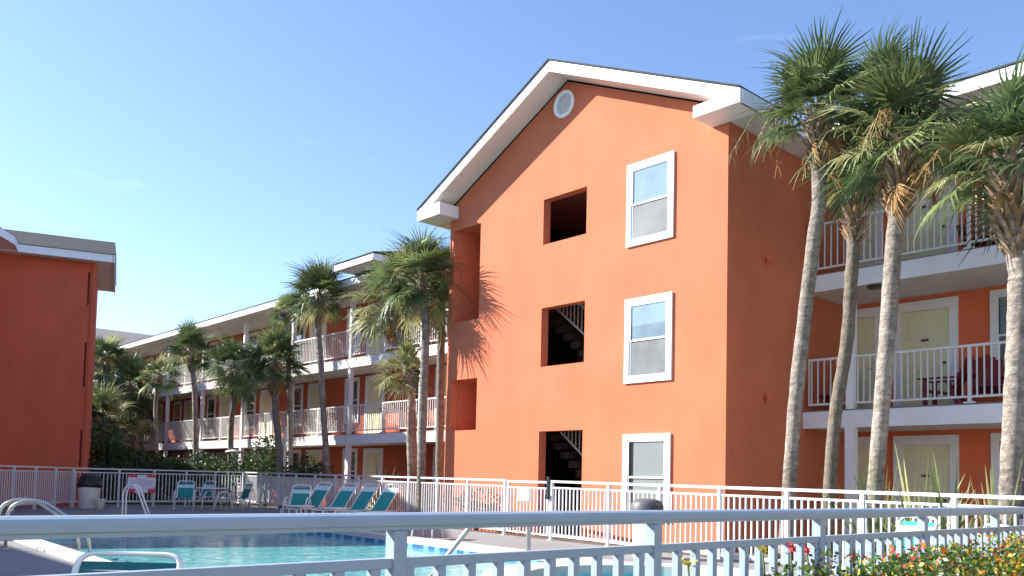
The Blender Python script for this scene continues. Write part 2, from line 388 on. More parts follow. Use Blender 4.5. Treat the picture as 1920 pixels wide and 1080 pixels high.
# ------------------------------------------------------------------ gable building
gb = thing('apartment_building', 'three storey orange gabled block with stair openings and white eaves facing the pool', 'building', (-4.17, 2.0, G-.05))
X0, X1, YB = -8.24, 0.0, 11.0; ZB = G-.05
def wall_cells(xs, zs, holes, y0, y1, P):
    """wall slab between y0 (outside) and y1 with rectangular openings; P maps (u, depth, z) to world"""
    mb = MB()
    hit = lambda x, z: any(h[0] < x < h[1] and h[2] < z < h[3] for h in holes)
    xs = sorted(set([round(x, 4) for x in xs] + [round(h[i], 4) for h in holes for i in (0,1)]))
    zs = sorted(set([round(z, 4) for z in zs] + [round(h[i], 4) for h in holes for i in (2,3)]))
    solid = [[not hit((xs[i]+xs[i+1])/2, (zs[j]+zs[j+1])/2) for j in range(len(zs)-1)] for i in range(len(xs)-1)]
    for i in range(len(xs)-1):
        for j in range(len(zs)-1):
            if not solid[i][j]: continue
            a, b, c_, e = xs[i], xs[i+1], zs[j], zs[j+1]
            mb.face([P(a,y0,c_), P(b,y0,c_), P(b,y0,e), P(a,y0,e)])
            mb.face([P(b,y1,c_), P(a,y1,c_), P(a,y1,e), P(b,y1,e)])
            if i == 0 or not solid[i-1][j]: mb.face([P(a,y1,c_), P(a,y0,c_), P(a,y0,e), P(a,y1,e)])
            if i == len(xs)-2 or not solid[i+1][j]: mb.face([P(b,y0,c_), P(b,y1,c_), P(b,y1,e), P(b,y0,e)])
            if j == 0 or not solid[i][j-1]: mb.face([P(a,y0,c_), P(a,y1,c_), P(b,y1,c_), P(b,y0,c_)])
            if j == len(zs)-2 or not solid[i][j+1]: mb.face([P(a,y0,e), P(b,y0,e), P(b,y1,e), P(a,y1,e)])
    return mb
holes = [(-4.85,-3.53,5.32,6.35), (-4.85,-3.53,2.56,3.88), (-4.85,-3.53,ZB,1.12), (-8.06,-7.04,3.93,6.28), (-8.06,-7.04,1.22,2.48)]
ZE0, ZE1, AX, AZ = 6.60, 6.70, -4.17, 8.86
fw = wall_cells([X0, X1], [ZB, 6.45], holes, 0.0, 0.22, lambda x, y, z: (x, y, z))
fw.prism([(X0,6.45),(X1,6.45),(X1,ZE1+.02),(AX,AZ),(X0,ZE0+.3)][::-1] if False else [(X0,6.45),(X1,6.45),(X1,6.98),(AX,AZ),(X0,6.86)], 'y', 0.0, 0.22)
part('front_wall', fw, ORANGE, gb, recalc=False)
sw = MB().box(X1-.22, X1, .22, YB, ZB, 6.9); part('side_wall', sw, ORANGE, gb)
part('far_side_wall', MB().box(X0, X0+.22, .22, YB, ZB, 6.85), ORANGE, gb)
part('back_wall', MB().box(X0, X1, YB, YB+.2, ZB, 6.9), ORANGE, gb)
# stair hall and niches behind the openings
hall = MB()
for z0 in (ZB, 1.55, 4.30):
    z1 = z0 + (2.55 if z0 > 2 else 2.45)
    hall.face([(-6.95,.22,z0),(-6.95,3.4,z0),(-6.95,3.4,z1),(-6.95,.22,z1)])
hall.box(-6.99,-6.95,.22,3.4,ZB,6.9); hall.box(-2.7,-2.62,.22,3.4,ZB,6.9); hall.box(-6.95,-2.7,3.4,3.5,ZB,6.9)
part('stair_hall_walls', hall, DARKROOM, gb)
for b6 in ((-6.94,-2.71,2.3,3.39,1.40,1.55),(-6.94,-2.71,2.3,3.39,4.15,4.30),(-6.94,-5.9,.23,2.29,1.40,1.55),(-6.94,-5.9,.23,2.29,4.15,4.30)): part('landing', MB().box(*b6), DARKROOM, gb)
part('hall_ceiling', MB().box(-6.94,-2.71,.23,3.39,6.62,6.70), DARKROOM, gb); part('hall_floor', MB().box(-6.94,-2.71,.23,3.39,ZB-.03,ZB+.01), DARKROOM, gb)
for (z0, z1) in ((3.93,6.28),(1.22,2.48)):
    nb = MB()
    nb.face([(-8.06,.22,z0),(-8.06,1.7,z0),(-8.06,1.7,z1),(-8.06,.22,z1)]); nb.face([(-7.04,1.7,z0),(-7.04,.22,z0),(-7.04,.22,z1),(-7.04,1.7,z1)])
    nb.face([(-8.06,1.7,z0),(-7.04,1.7,z0),(-7.04,1.7,z1),(-8.06,1.7,z1)]); nb.face([(-8.06,.22,z0),(-7.04,.22,z0),(-7.04,1.7,z0),(-8.06,1.7,z0)])
    nb.face([(-8.06,1.7,z1),(-7.04,1.7,z1),(-7.04,.22,z1),(-8.06,.22,z1)])
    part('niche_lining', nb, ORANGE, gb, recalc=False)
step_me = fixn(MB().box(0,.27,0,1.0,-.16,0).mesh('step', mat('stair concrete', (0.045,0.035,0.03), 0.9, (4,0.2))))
for zb_ in (ZB, 1.55):                                          # flights falling to the right, and their railings
    for k in range(12):
        inst('step', step_me, gb, Vector((-5.95+.265*k, 1.0, zb_+2.75-.21*(k+1)+.0)) - gb.location)
    rl = part('stair_railing', MB().bar((-5.9,1.0,zb_+3.55),(-2.8,1.0,zb_+1.15),.05,.05).bar((-5.9,1.0,zb_+2.95),(-2.8,1.0,zb_+.55),.04,.04), PINKRAIL, gb)
    bal = MB()
    for k in range(26):
        x = -5.85+.118*k; z = zb_+3.55-(x+5.9)*.774; bal.box(x-.01,x+.01,.99,1.01,z-.62,z-.02)
    part('stair_balusters', bal, PINKRAIL, rl, kind='stuff')
# roof, rakes, returns
OV = 0.60; XL, XR = -8.86, 0.63; TH = .235
def roofz(x): return AZ+.03 - (AX-x)*(AZ+.03-6.60)/(AX-XL) if x < AX else AZ+.03 - (x-AX)*(AZ+.03-6.72)/(XR-AX)
YR = 11.3
for nm, xa, xb in (('roof_left', XL, AX), ('roof_right', AX, XR)):
    za, zb_ = roofz(xa)+TH, roofz(xb)+TH
    part('roof', MB().hexa([(xa,-OV-.03,za+.005),(xb,-OV-.03,zb_+.005),(xb,YR,zb_+.005),(xa,YR,za+.005)], [(xa,-OV-.03,za+.04),(xb,-OV-.03,zb_+.04),(xb,YR,zb_+.04),(xa,YR,za+.04)]), SHINGLE, gb)
    part('rake_board', MB().hexa([(xa,-OV,za-TH),(xb,-OV,zb_-TH),(xb,-OV+.05,zb_-TH),(xa,-OV+.05,za-TH)], [(xa,-OV,za),(xb,-OV,zb_),(xb,-OV+.05,zb_),(xa,-OV+.05,za)]), WHITE, gb)
    part('rake_soffit', MB().hexa([(xa,-OV+.053,za-TH+.01),(xb,-OV+.053,zb_-TH+.01),(xb,-.004,zb_-TH+.01),(xa,-.004,za-TH+.01)], [(xa,-OV+.053,za-TH+.05),(xb,-OV+.053,zb_-TH+.05),(xb,-.004,zb_-TH+.05),(xa,-.004,za-TH+.05)]), SOFFIT, gb)
# eave returns: small boxes that close the eaves at both corners
part('eave_return', MB().box(XL+.01,-7.92,-OV-.006,-.003,6.565,6.87), WHITE, gb, bevel=.006)
part('eave_return', MB().box(-.36,XR+.004,-OV-.006,-.003,6.70,6.925), WHITE, gb, bevel=.006)
part('eave_fascia', MB().box(XL-.02,XL+.03,-OV+.06,YR,6.58,6.83), WHITE, gb)
part('eave_fascia', MB().box(XR-.03,XR+.02,-OV+.06,YR,6.70,6.95), WHITE, gb)
part('eave_soffit', MB().box(XL+.035,X0-.003,0,YR,6.60,6.63), SOFFIT, gb)
pan = fixn(MB().box(0,XR-.045,0.008,1.19,0,.03).mesh('soffit_panel', SOFFIT))
for k in range(7): inst('soffit_panel', pan, gb, Vector((.006, 0.0+1.2*k, 6.715)) - gb.location)
# round louvred vent
ve = part('round_vent', MB().tube([(-4.24+.27*math.cos(t*PI/16), -.03, 8.36+.27*math.sin(t*PI/16)) for t in range(32)], .045, 8, closed=True), WHITE, gb)
lv = MB()
for k in range(9):
    z = -.21+.052*k; hw = math.sqrt(max(.01, .26**2-z*z)); lv.hexa([(-4.24-hw,-.035,8.36+z-.012),(-4.24+hw,-.035,8.36+z-.012),(-4.24+hw,-.006,8.36+z+.02),(-4.24-hw,-.006,8.36+z+.02)], [(-4.24-hw,-.04,8.36+z-.004),(-4.24+hw,-.04,8.36+z-.004),(-4.24+hw,-.01,8.36+z+.03),(-4.24-hw,-.01,8.36+z+.03)])
part('louvre', lv, WHITE, ve)
part('vent_back', MB().prism([(-4.24+.26*math.cos(t*PI/12), 8.36+.26*math.sin(t*PI/12)) for t in range(24)], 'y', -.006, -.002), SOFFIT, ve)
# windows on the gable wall
def window(parent, x0, x1, z0, z1, y, style, nm='window', case=.115, sill=False):
    """double hung window in a wall facing -Y: casing, two sashes, panes, and what hangs behind the glass"""
    wd = MB()
    wd.box(x0,x0+case,y-.042,y-.003,z0,z1).box(x1-case,x1,y-.042,y-.003,z0,z1)
    wd.box(x0+case,x1-case,y-.042,y-.003,z1-case,z1).box(x0+case,x1-case,y-.042,y-.003,z0,z0+case)
    fr = part(nm, wd, WHITE, parent, bevel=.004)
    a, b, c_, e = x0+case+.002, x1-case-.002, z0+case+.002, z1-case-.002; zm = (c_+e)/2
    s = MB(); t_ = .035
    for (p, q, yy) in ((zm-.02, e, .0), (c_, zm+.02, .012)):
        s.box(a,a+t_,y-.032+yy,y-.016+yy,p,q).box(b-t_,b,y-.032+yy,y-.016+yy,p,q).box(a+t_,b-t_,y-.032+yy,y-.016+yy,q-t_,q).box(a+t_,b-t_,y-.032+yy,y-.016+yy,p,p+t_)
    part('sash', s, WHITE, fr)
    part('pane', MB().face([(a+t_,y-.024,zm+.015),(b-t_,y-.024,zm+.015),(b-t_,y-.024,e-t_),(a+t_,y-.024,e-t_)]), GLASS, fr, recalc=False)
    if style == 'screen':
        part('blind', MB().box(a+.06,b-.02,y-.010,y-.006,zm,e-.02), SKYGL, fr)  # sky coloured panel standing for the reflection in the upper pane
        part('insect_screen', MB().box(a+t_,b-t_,y-.014,y-.010,c_+t_,zm-.02), SCREEN, fr)
    elif style == 'blind':
        part('pane', MB().face([(a+t_,y-.013,c_+t_),(b-t_,y-.013,c_+t_),(b-t_,y-.013,zm-.02),(a+t_,y-.013,zm-.02)]), GLASS, fr, recalc=False)
        bl = MB(); k = int((e-c_)/.035)
        for i in range(k): z = c_+i*(e-c_)/k; bl.hexa([(a+.14,y-.0085,z),(b,y-.0085,z),(b,y-.005,z),(a+.14,y-.005,z)], [(a+.14,y-.0075,z+.0335),(b,y-.0075,z+.0335),(b,y-.004,z+.0335),(a+.14,y-.004,z+.0335)])
        part('blind', bl, BLIND, fr)
    else:
        part('pane', MB().box(a+t_,b-t_,y-.014,y-.010,c_+t_,zm-.02), DARKGL, fr)
    part('backing', MB().box(a,b,y-.005,y-.001,c_,e), DARKGL, fr)
    return fr
window(gb, -2.39,-1.21, 4.79, 6.49, 0, 'screen'); window(gb, -2.39,-1.21, 2.01, 3.72, 0, 'screen'); window(gb, -2.39,-1.21, -.72, .99, 0, 'blind')
# conduit stubs on the dark side wall
for z in (at(1436,482,x=0).z, at(1436,742,x=0).z):
    p = at(1436,482,x=0); cst = MB().lathe([(.045,0),(.045,.10)], (0,0,0), 10)
    cst.v = [(x_+.0, y_, z_) for x_, y_, z_ in cst.v]
    cst.v = [(z_+.0, p.y+y_, z+x_) for x_, y_, z_ in cst.v]; cst.box(.05,.12,p.y-.04,p.y+.04,z-.12,z-.04)
    part('wall_light', cst, WING_OR, gb)

# ------------------------------------------------------------------ wings with balconies
def door_me():
    m_ = MB().box(-.47,.47,-.02,.0,0,2.10)
    for (a, b) in ((-.36,-.06),(.06,.36)):
        for (c_, e) in ((.16,.72),(.82,1.38),(1.50,1.90)):
            for q in (0, 1):                                    # raised border, then raised field
                i = .0 if q == 0 else .05; y = -.028 if q == 0 else -.034
                if q == 0:
                    m_.box(a,a+.02,y,-.0201,c_,e).box(b-.02,b,y,-.0201,c_,e).box(a+.02,b-.02,y,-.0201,c_,c_+.02).box(a+.02,b-.02,y,-.0201,e-.02,e)
                else: m_.box(a+i,b-i,y,-.0202,c_+i,e-i)
    return fixn(m_.mesh('door', DOOR))
DOORM = door_me()
DFR = fixn(MB().box(-.64,-.475,-.05,-.002,0,2.30).box(.475,.64,-.05,-.002,0,2.30).box(-.475,.475,-.05,-.002,2.105,2.30).mesh('door_frame', WHITE))
PLQ = fixn(MB().box(-.075,.075,-.044,-.036,1.46,1.51).mesh('number_plaque', BRASS))
HND = fixn(MB().tube([(.38,-.02,1.0),(.38,-.07,1.0)], .028, 8).mesh('handle', BRASS))
def door(parent, x, y, z, plaque=True):
    o = inst('door', DOORM, parent, Vector((x, y-.003, z)) - wloc(parent))
    inst('door_frame', DFR, o); inst('handle', HND, o)
    if plaque: inst('number_plaque', PLQ, o)
    return o
def wing(t, x0, x1, yf, yw, doors, wins, cols, fine, eave_y, eave_z, yback, rail_ends, wall_m=None):
    ex = part('wall', MB().box(x0,x1,yw,yw+.2,ZB,7.0), wall_m or WING_OR, t)
    part('ground_slab', MB().box(x0,x1,yf-.05,yw-.004,ZB-.04,ZB+.012), DECK, t)
    for zt in (1.55, 4.30):
        part('balcony_slab', MB().box(x0,x1,yf,yw-.004,zt-.12,zt), DECK, t)
        part('balcony_fascia', MB().box(x0,x1,yf-.04,yf-.002,zt-.36,zt-.03), WHITE, t)
        part('balcony_ceiling', MB().box(x0,x1,yf+.002,yw-.006,zt-.34,zt-.30), SOFFIT, t)
    for fl_, zt in enumerate((ZB, 1.55, 4.30)):
        for c_ in cols:
            hw = .095 if fl_ == 0 else .075
            cm = MB().box(c_-hw,c_+hw,yf-.03,yf+.12,zt+.0,zt+(2.39 if fl_ < 2 else 2.68)-(0.0))
            if fl_ == 0: cm.box(c_-hw-.025,c_+hw+.025,yf-.055,yf+.145,zt,zt+.12)
            part('column', cm, WHITE, t)
        for dx in doors: door(t, dx, yw, zt+.012, fine)
        for wx in wins: window(t, wx-.52, wx+.52, zt+.56, zt+2.33, yw, 'screen' if fine else 'plain')
    for zt in (1.55, 4.30):
        cs = sorted([x for x in cols if x0 < x < x1]+list(rail_ends))
        for a, b in zip(cs[:-1], cs[1:]):
            a2, b2 = a+.08, b-.08
            if b2-a2 < .3: continue
            y = yf+.03
            rl = MB().box(a2,b2,y-.025,y+.025,zt+1.0,zt+1.045).box(a2,b2,y-.018,y+.018,zt+.10,zt+.14)
            mid = (a2+b2)/2
            if b2-a2 > 2.2:
                rl.box(mid-.028,mid+.028,y-.028,y+.028,zt,zt+1.0); rl.box(mid-.09,mid+.09,y-.06,y+.06,zt,zt+.03)
            rl.box(a2,a2+.024,y-.013,y+.013,zt+.141,zt+.999).box(b2-.024,b2,y-.013,y+.013,zt+.141,zt+.999)
            r = part('railing', rl, PINKRAIL, t)
            nb_ = int((b2-a2)/.118)
            if fine:
                for i in range(nb_):
                    inst('baluster', BALM, r, Vector((a2+(i+.5)*(b2-a2)/nb_, y, zt+.14)) - wloc(r))
            else:
                bb = MB()
                for i in range(nb_): x = a2+(i+.5)*(b2-a2)/nb_; bb.box(x-.011,x+.011,y-.011,y+.011,zt+.141,zt+.999)
                part('balusters', bb, PINKRAIL, r, kind='stuff')
    part('eave_fascia', MB().box(x0,x1,eave_y-.03,eave_y,eave_z,eave_z+.23), WHITE, t)
    part('eave_soffit', MB().box(x0,x1,eave_y+.003,yw-.003,eave_z+.02,eave_z+.05), SOFFIT, t)
    part('roof', MB().hexa([(x0,eave_y-.05,eave_z+.24),(x1,eave_y-.05,eave_z+.24),(x1,yback,eave_z+2.0),(x0,yback,eave_z+2.0)], [(x0,eave_y-.05,eave_z+.27),(x1,eave_y-.05,eave_z+.27),(x1,yback,eave_z+2.05),(x0,yback,eave_z+2.05)]), SHINGLE, t)
    return ex
BALM = fixn(MB().box(-.0115,.0115,-.0115,.0115,0,.86).mesh('baluster', PINKRAIL))
rw = thing('apartment_wing', 'right hand orange wing with white balconies behind the tall palms', 'building', (5, 4.5, ZB))
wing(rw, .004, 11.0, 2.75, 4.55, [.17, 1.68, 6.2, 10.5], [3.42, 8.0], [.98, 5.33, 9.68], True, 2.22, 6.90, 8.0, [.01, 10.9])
# wall-side ceiling lamps under the slabs
for zt, q in ((4.30, (1640,537)),):
    p = at(q[0], q[1], z=zt-.36)
    part('ceiling_lamp', MB().lathe([(.13,0),(.15,.03),(.15,.05)], (p.x, max(3.0, p.y), zt-.40), 16), BRASS, rw)
lw = thing('apartment_wing', 'long orange wing with two white balcony decks left of the gabled block', 'building', (-26, 4.5, ZB))
ks = range(-1, 6)
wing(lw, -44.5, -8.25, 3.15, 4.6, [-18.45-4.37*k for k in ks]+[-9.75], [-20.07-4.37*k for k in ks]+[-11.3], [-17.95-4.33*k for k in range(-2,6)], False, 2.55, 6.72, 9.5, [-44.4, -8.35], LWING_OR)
# raised entrance roof over the near end of the left wing
part('upper_fascia', MB().box(-16.9,-14.5,1.75,1.80,7.03,7.24).box(-14.55,-14.5,1.80,4.2,7.03,7.24), WHITE, lw)
part('upper_soffit', MB().box(-16.9,-14.56,1.81,4.2,7.05,7.09), SOFFIT, lw)
part('upper_roof', MB().hexa([(-16.9,1.72,7.25),(-14.47,1.72,7.25),(-14.47,5.5,8.0),(-16.9,5.5,8.0)], [(-16.9,1.72,7.28),(-14.47,1.72,7.28),(-14.47,5.5,8.05),(-16.9,5.5,8.05)]), SHINGLE, lw)
# things on the second floor walkway
far = thing('apartment_building', 'distant building with a plain grey shingle roof beyond the far end of the long wing', 'building', (-58, 10, G-.05))
part('roof', MB().hexa([(-46,-6,7.3),(-46,22,7.3),(-64,22,7.25),(-64,-6,7.25)], [(-54.9,-6,10.0),(-54.9,22,10.0),(-55.1,22,10.0),(-55.1,-6,10.0)]), FARROOF, far)
part('wall', MB().box(-63,-47,-5,21,G-.05,7.25), WING_OR, far)

# ------------------------------------------------------------------ left building
lb = thing('apartment_building', 'shaded red orange building at the left edge with narrow dark wall slots', 'building', (-23, -4, G-.05))
K = 1.05
P0 = CAM + (at(179,502,z=6.6)-CAM)*K; P1 = CAM + (at(5,487.5,z=6.6)-CAM)*K
P0.z = P1.z = 0; nv = Vector((.951,-.306,0)).normalized(); wv = Vector((.306,.951,0)).normalized(); ZT = 6.6*K
def LP(s, n_, z): p = P0 + wv*s + nv*n_; return (p.x, p.y, z)
slots = [(-.21,-.15,5.62,6.75), (-.21,-.15,2.85,4.35), (-.21,-.15,.1,1.40)]
lwall = wall_cells([-16.0, 0.0], [ZB, ZT+.15], slots, 0.0, -.25, lambda s, n_, z: LP(s, n_, z))
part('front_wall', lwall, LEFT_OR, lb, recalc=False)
part('front_wall', MB().hexa([LP(-.004,-.252,ZB),LP(-15.9,-.252,ZB),LP(-15.9,-4.4,ZB),LP(-.004,-4.4,ZB)], [LP(-.004,-.252,ZT+.1),LP(-15.9,-.252,ZT+.1),LP(-15.9,-4.4,ZT+.1),LP(-.004,-4.4,ZT+.1)]), LEFT_OR, lb)
part('corner_trim', MB().hexa([LP(-.08,.0,ZB),LP(.05,.0,ZB),LP(.05,.06,ZB),LP(-.08,.06,ZB)], [LP(-.08,.0,ZT+.1),LP(.05,.0,ZT+.1),LP(.05,.06,ZT+.1),LP(-.08,.06,ZT+.1)]), LEFT_OR, lb)
o = .55
part('eave_fascia', MB().hexa([LP(-3.0,o,ZT+.12),LP(o-.02,o,ZT+.12),LP(o-.02,o+.04,ZT+.12),LP(-3.0,o+.04,ZT+.12)], [LP(-3.0,o,ZT+.37),LP(o-.02,o,ZT+.37),LP(o-.02,o+.04,ZT+.37),LP(-3.0,o+.04,ZT+.37)]), WHITE, lb)
part('eave_fascia', MB().hexa([LP(o,o+.04,ZT+.12),LP(o,-4.9,ZT+.12),LP(o+.05,-4.9,ZT+.12),LP(o+.05,o+.04,ZT+.12)], [LP(o,o+.04,ZT+.40),LP(o,-4.9,ZT+.40),LP(o+.05,-4.9,ZT+.40),LP(o+.05,o+.04,ZT+.40)]), WHITE, lb)
part('eave_soffit', MB().hexa([LP(-3.0,o-.003,ZT+.16),LP(o-.004,o-.003,ZT+.16),LP(o-.004,-4.9,ZT+.16),LP(-3.0,-4.9,ZT+.16)], [LP(-3.0,o-.003,ZT+.2),LP(o-.004,o-.003,ZT+.2),LP(o-.004,-4.9,ZT+.2),LP(-3.0,-4.9,ZT+.2)]), SOFFIT, lb)
part('roof', MB().hexa([LP(-3.2,o+.07,ZT+.38),LP(o+.08,o+.07,ZT+.38),LP(o+.08,-4.9,ZT+.42),LP(-3.2,-4.9,ZT+.42)], [LP(-3.2,o-.0,ZT+.42),LP(o+.06,o-.0,ZT+.42),LP(o-.0,-2.2,ZT+1.48),LP(-3.2,-2.2,ZT+1.48)]), SHINGLE, lb)
R0 = CAM + (at(41,490,z=6.72)-CAM)*K; ZR = R0.z; QC = Vector((-16.3,-10.7,ZR)); R1 = R0 + nv*2.4
def wing_poly(ins): return [(R0.x-nv.x*.6-wv.x*ins, R0.y-nv.y*.6-wv.y*ins), (R1.x-wv.x*ins, R1.y-wv.y*ins), (QC.x-nv.x*ins-wv.x*ins*.7, QC.y-nv.y*ins-wv.y*ins*.7), (QC.x-wv.x*15-nv.x*ins, QC.y-wv.y*15-nv.y*ins), (R0.x-wv.x*15-nv.x*.6, R0.y-wv.y*15-nv.y*.6)]
wp = wing_poly(0)
for a, b in ((wp[0], wp[1]), (wp[1], wp[2]), (wp[2], wp[3])):
    part('wing_fascia', MB().bar((*a, ZR+.125), (*b, ZR+.125), .04, .25), WHITE, lb)
part('wing_soffit', MB().prism(wing_poly(.03), 'z', ZR+.02, ZR+.06), SOFFIT, lb)
wr = MB(); lo = wing_poly(-.03); hi = wing_poly(3.4)
for i in range(5): j = (i+1) % 5; wr.face([(*lo[i], ZR+.26), (*lo[j], ZR+.26), (*hi[j], ZR+1.5), (*hi[i], ZR+1.5)])
wr.face([(*p, ZR+1.5) for p in hi]); wr.face([(*p, ZR+.255) for p in lo]); part('wing_roof', wr, SHINGLE, lb)
part('wing_wall', MB().prism(wing_poly(1.5), 'z', ZB, ZR+.01), LEFT_OR, lb)
part('shade_rear_wing', MB().hexa([LP(-16,-4.45,ZB),LP(-6.2,-4.45,ZB),LP(-6.2,-31,ZB),LP(-16,-31,ZB)], [LP(-16,-4.45,ZT+.3),LP(-6.2,-4.45,ZT+.3),LP(-6.2,-31,ZT+.3),LP(-16,-31,ZT+.3)]), LEFT_OR, lb)  # unseen rear body added to shade the far end of the long wing
part('shade_rear_roof', MB().hexa([LP(-17,-4.95,ZT+.31),LP(-5.6,-4.95,ZT+.31),LP(-5.6,-31.5,ZT+.31),LP(-17,-31.5,ZT+.31)], [LP(-12,-4.95,ZT+1.9),LP(-11,-4.95,ZT+1.9),LP(-11,-31.5,ZT+1.9),LP(-12,-31.5,ZT+1.9)]), SHINGLE, lb)
# block added out of view on the left, to shade the near deck
nbk = thing('apartment_building', 'added unseen orange block left of the pool, shading the near deck', 'building', (-14, -22, ZB))
part('wall', MB().box(-30,-6.3,-28,-18.0,ZB,6.6), LEFT_OR, nbk)
part('roof', MB().hexa([(-31,-28.6,6.6),(-5.7,-28.6,6.6),(-5.7,-17.5,6.6),(-31,-17.5,6.6)], [(-27,-24,8.6),(-9,-24,8.6),(-9,-23,8.6),(-27,-23,8.6)]), SHINGLE, nbk)
for k in range(7): window(nbk, -28+3.3*k, -27+3.3*k, -.5, 1.2, -28, 'plain')

GREYST = stucco('grey blue stucco', (0.42, 0.43, 0.45))
# block added behind the viewer: cuts low sky light, throws bounce on shaded walls
ob = thing('apartment_building', 'added unseen grey block behind the viewer, for bounce light', 'building', (26, 0, ZB))
part('wall', MB().box(21,32,-45,30,ZB,6.6), GREYST, ob)
part('roof', MB().hexa([(20.4,-45.6,6.6),(32.6,-45.6,6.6),(32.6,30.6,6.6),(20.4,30.6,6.6)], [(26,-45.6,9.2),(27,-45.6,9.2),(27,30.6,9.2),(26,30.6,9.2)]), SHINGLE, ob)
for zt in (ZB+.02, 1.57, 4.32):
    for k in range(12): door(ob, 0, 0, 0, False).location = Vector((20.99, -42+6*k, zt)) - ob.location
for c_ in ob.children:
    if c_.name.startswith('door'): c_.rotation_euler = (0, 0, -PI/2)

# ------------------------------------------------------------------ fences
def fence(label, P, Q, zp, zq, posts, hgt, rails, post_w, bal_w, sp, ALU=ALU, cat='fence', group=None, bev=0, top=(.055,.045), skip=None, dome=False, name='pool_fence'):
    """P->Q on plan; zp, zq: top rail height at the ends; posts: list of fractions"""
    P = Vector(P); Q = Vector(Q); base = Vector((P.x, P.y, G))
    t = thing(name, label, cat, base, group=group)
    a = Vector((P.x,P.y,zp)); b = Vector((Q.x,Q.y,zq)); L = (Q-P).length
    lz = lambda f, off: a.lerp(b, f) + Vector((0,0,off))
    if dome:                                                    # rounded cap rail over a narrower lip, running along y
        prof = [(-.033,-.037),(-.034,-.016),(-.028,-.007),(-.014,-.001),(0,0),(.014,-.001),(.028,-.007),(.034,-.016),(.033,-.037)]
        part('top_rail', MB().prism([(P.x+px, zp+pz) for px, pz in prof], 'y', P.y, Q.y), ALU, t)
        part('rail_lip', MB().box(P.x-.026,P.x+.026,P.y,Q.y,zp-.050,zp-.0372), ALU, t)
    else: part('top_rail', MB().bar(lz(0,-top[1]/2), lz(1,-top[1]/2), *top), ALU, t, bevel=bev)
    part('second_rail', MB().bar(lz(0,-rails[0]), lz(1,-rails[0]), rails[2], rails[2]), ALU, t, bevel=bev*.6)
    bot = rails[1]
    part('bottom_rail', MB().bar(lz(0,-bot), lz(1,-bot), rails[2], rails[2]+.022), ALU, t, bevel=bev*.6)
    ang = math.atan2(Q.y-P.y, Q.x-P.x)
    for f in posts:
        p = lz(f, 0); h = p.z-(top[1] if not dome else .0505)-.001-G
        me = fixn(MB().box(-post_w/2,post_w/2,-post_w/2,post_w/2,0,h).box(-post_w*.9,post_w*.9,-post_w*.9,post_w*.9,0,.012).mesh('post', ALU))
        o = inst('post', me, t, Vector((p.x,p.y,G)) - base, ang)
        if bev: bvm = o.modifiers.new('bevel','BEVEL'); bvm.width = bev; bvm.segments = 2; bvm.limit_method = 'ANGLE'
    nb_ = int(L/sp); bh = bot-rails[0]-rails[2]
    me = fixn(MB().box(-bal_w/2,bal_w/2,-bal_w/2,bal_w/2,-bh/2,bh/2).mesh('baluster', ALU))
    pf = [f*L for f in posts]
    for i in range(nb_):
        s = (i+.5)*L/nb_
        if any(abs(s-x) < post_w*.75 for x in pf): continue
        if skip and skip[0] < s/L < skip[1]: continue
        c_ = lz(s/L, -(rails[0]+bot)/2); o = inst('baluster', me, t, c_-base, ang)
        if bev: bvm = o.modifiers.new('bevel','BEVEL'); bvm.width = bev*.5; bvm.segments = 1
    return t
# near fence, two metres from the eye, running away along y
NX = 6.88
nys = [-15.55,-14.35,-13.15]+[-11.93,-10.74,-9.48,-8.29,-7.15,-5.95,-4.75,-3.55,-2.45]
NP, NQ = (NX,-15.6), (NX,-2.40); NL = 13.2
zt = lambda y: -.098
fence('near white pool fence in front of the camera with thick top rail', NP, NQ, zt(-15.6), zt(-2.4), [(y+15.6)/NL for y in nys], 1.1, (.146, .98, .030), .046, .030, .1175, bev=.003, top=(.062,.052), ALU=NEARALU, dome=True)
# far fence along the building
fy = lambda x: -1.54-.125*x
def frange(xa, xb, xs, za, zb_, label, **k):
    return fence(label, (xa,fy(xa)), (xb,fy(xb)), za, zb_, [(x-xa)/(xb-xa) for x in xs], 1.1, (.145, 1.08, .034), .06, .024, .112, **k)
frange(-21.9,-4.86, [-21.77,-20.2,-18.44,-16.84,-15.25,-13.72,-12.15,-10.63,-9.18,-7.74,-6.38,-4.9], .13, .040, 'long white pool fence from the lounger row to the gate')
frange(-3.32, 6.84, [-3.28,-1.59,-.29,1.02,2.29,3.5,4.74,6.0,6.8], .036, -.045, 'white pool fence running right from the gate past the orange corner')
gx0, gx1 = -4.80, -3.38
gt = thing('pool_gate', 'white pool gate with small sign plate and black latch before the stair opening', 'gate', (gx0, fy(gx0), G))
ga = lambda x, z: (x, fy(x), z)
g_ = MB().bar(ga(gx0,.0),ga(gx1,-.005),.05,.045).bar(ga(gx0,-.125),ga(gx1,-.13),.035,.035).bar(ga(gx0,-1.05),ga(gx1,-1.06),.035,.035)
g_.bar(ga(gx0+.02,-1.06),ga(gx0+.02,0),.045,.045).bar(ga(gx1-.02,-1.06),ga(gx1-.02,0),.045,.045)
part('gate_frame', g_, ALU, gt)
gbm = fixn(MB().box(-.012,.012,-.012,.012,-.45,.45).mesh('baluster', ALU))
for k in range(11): x = gx0+.12+k*.117; inst('baluster', gbm, gt, Vector(ga(x,-.59)) - gt.location)
xs_, xe_ = gx0+.40, gx0+.80
pl = part('sign_plate', MB().hexa([ga(xs_,-.40),ga(xe_,-.40),(xe_,fy(xe_)-.03,-.40),(xs_,fy(xs_)-.03,-.40)], [ga(xs_,-.13),ga(xe_,-.13),(xe_,fy(xe_)-.03,-.13),(xs_,fy(xs_)-.03,-.13)]), SIGNW, gt)
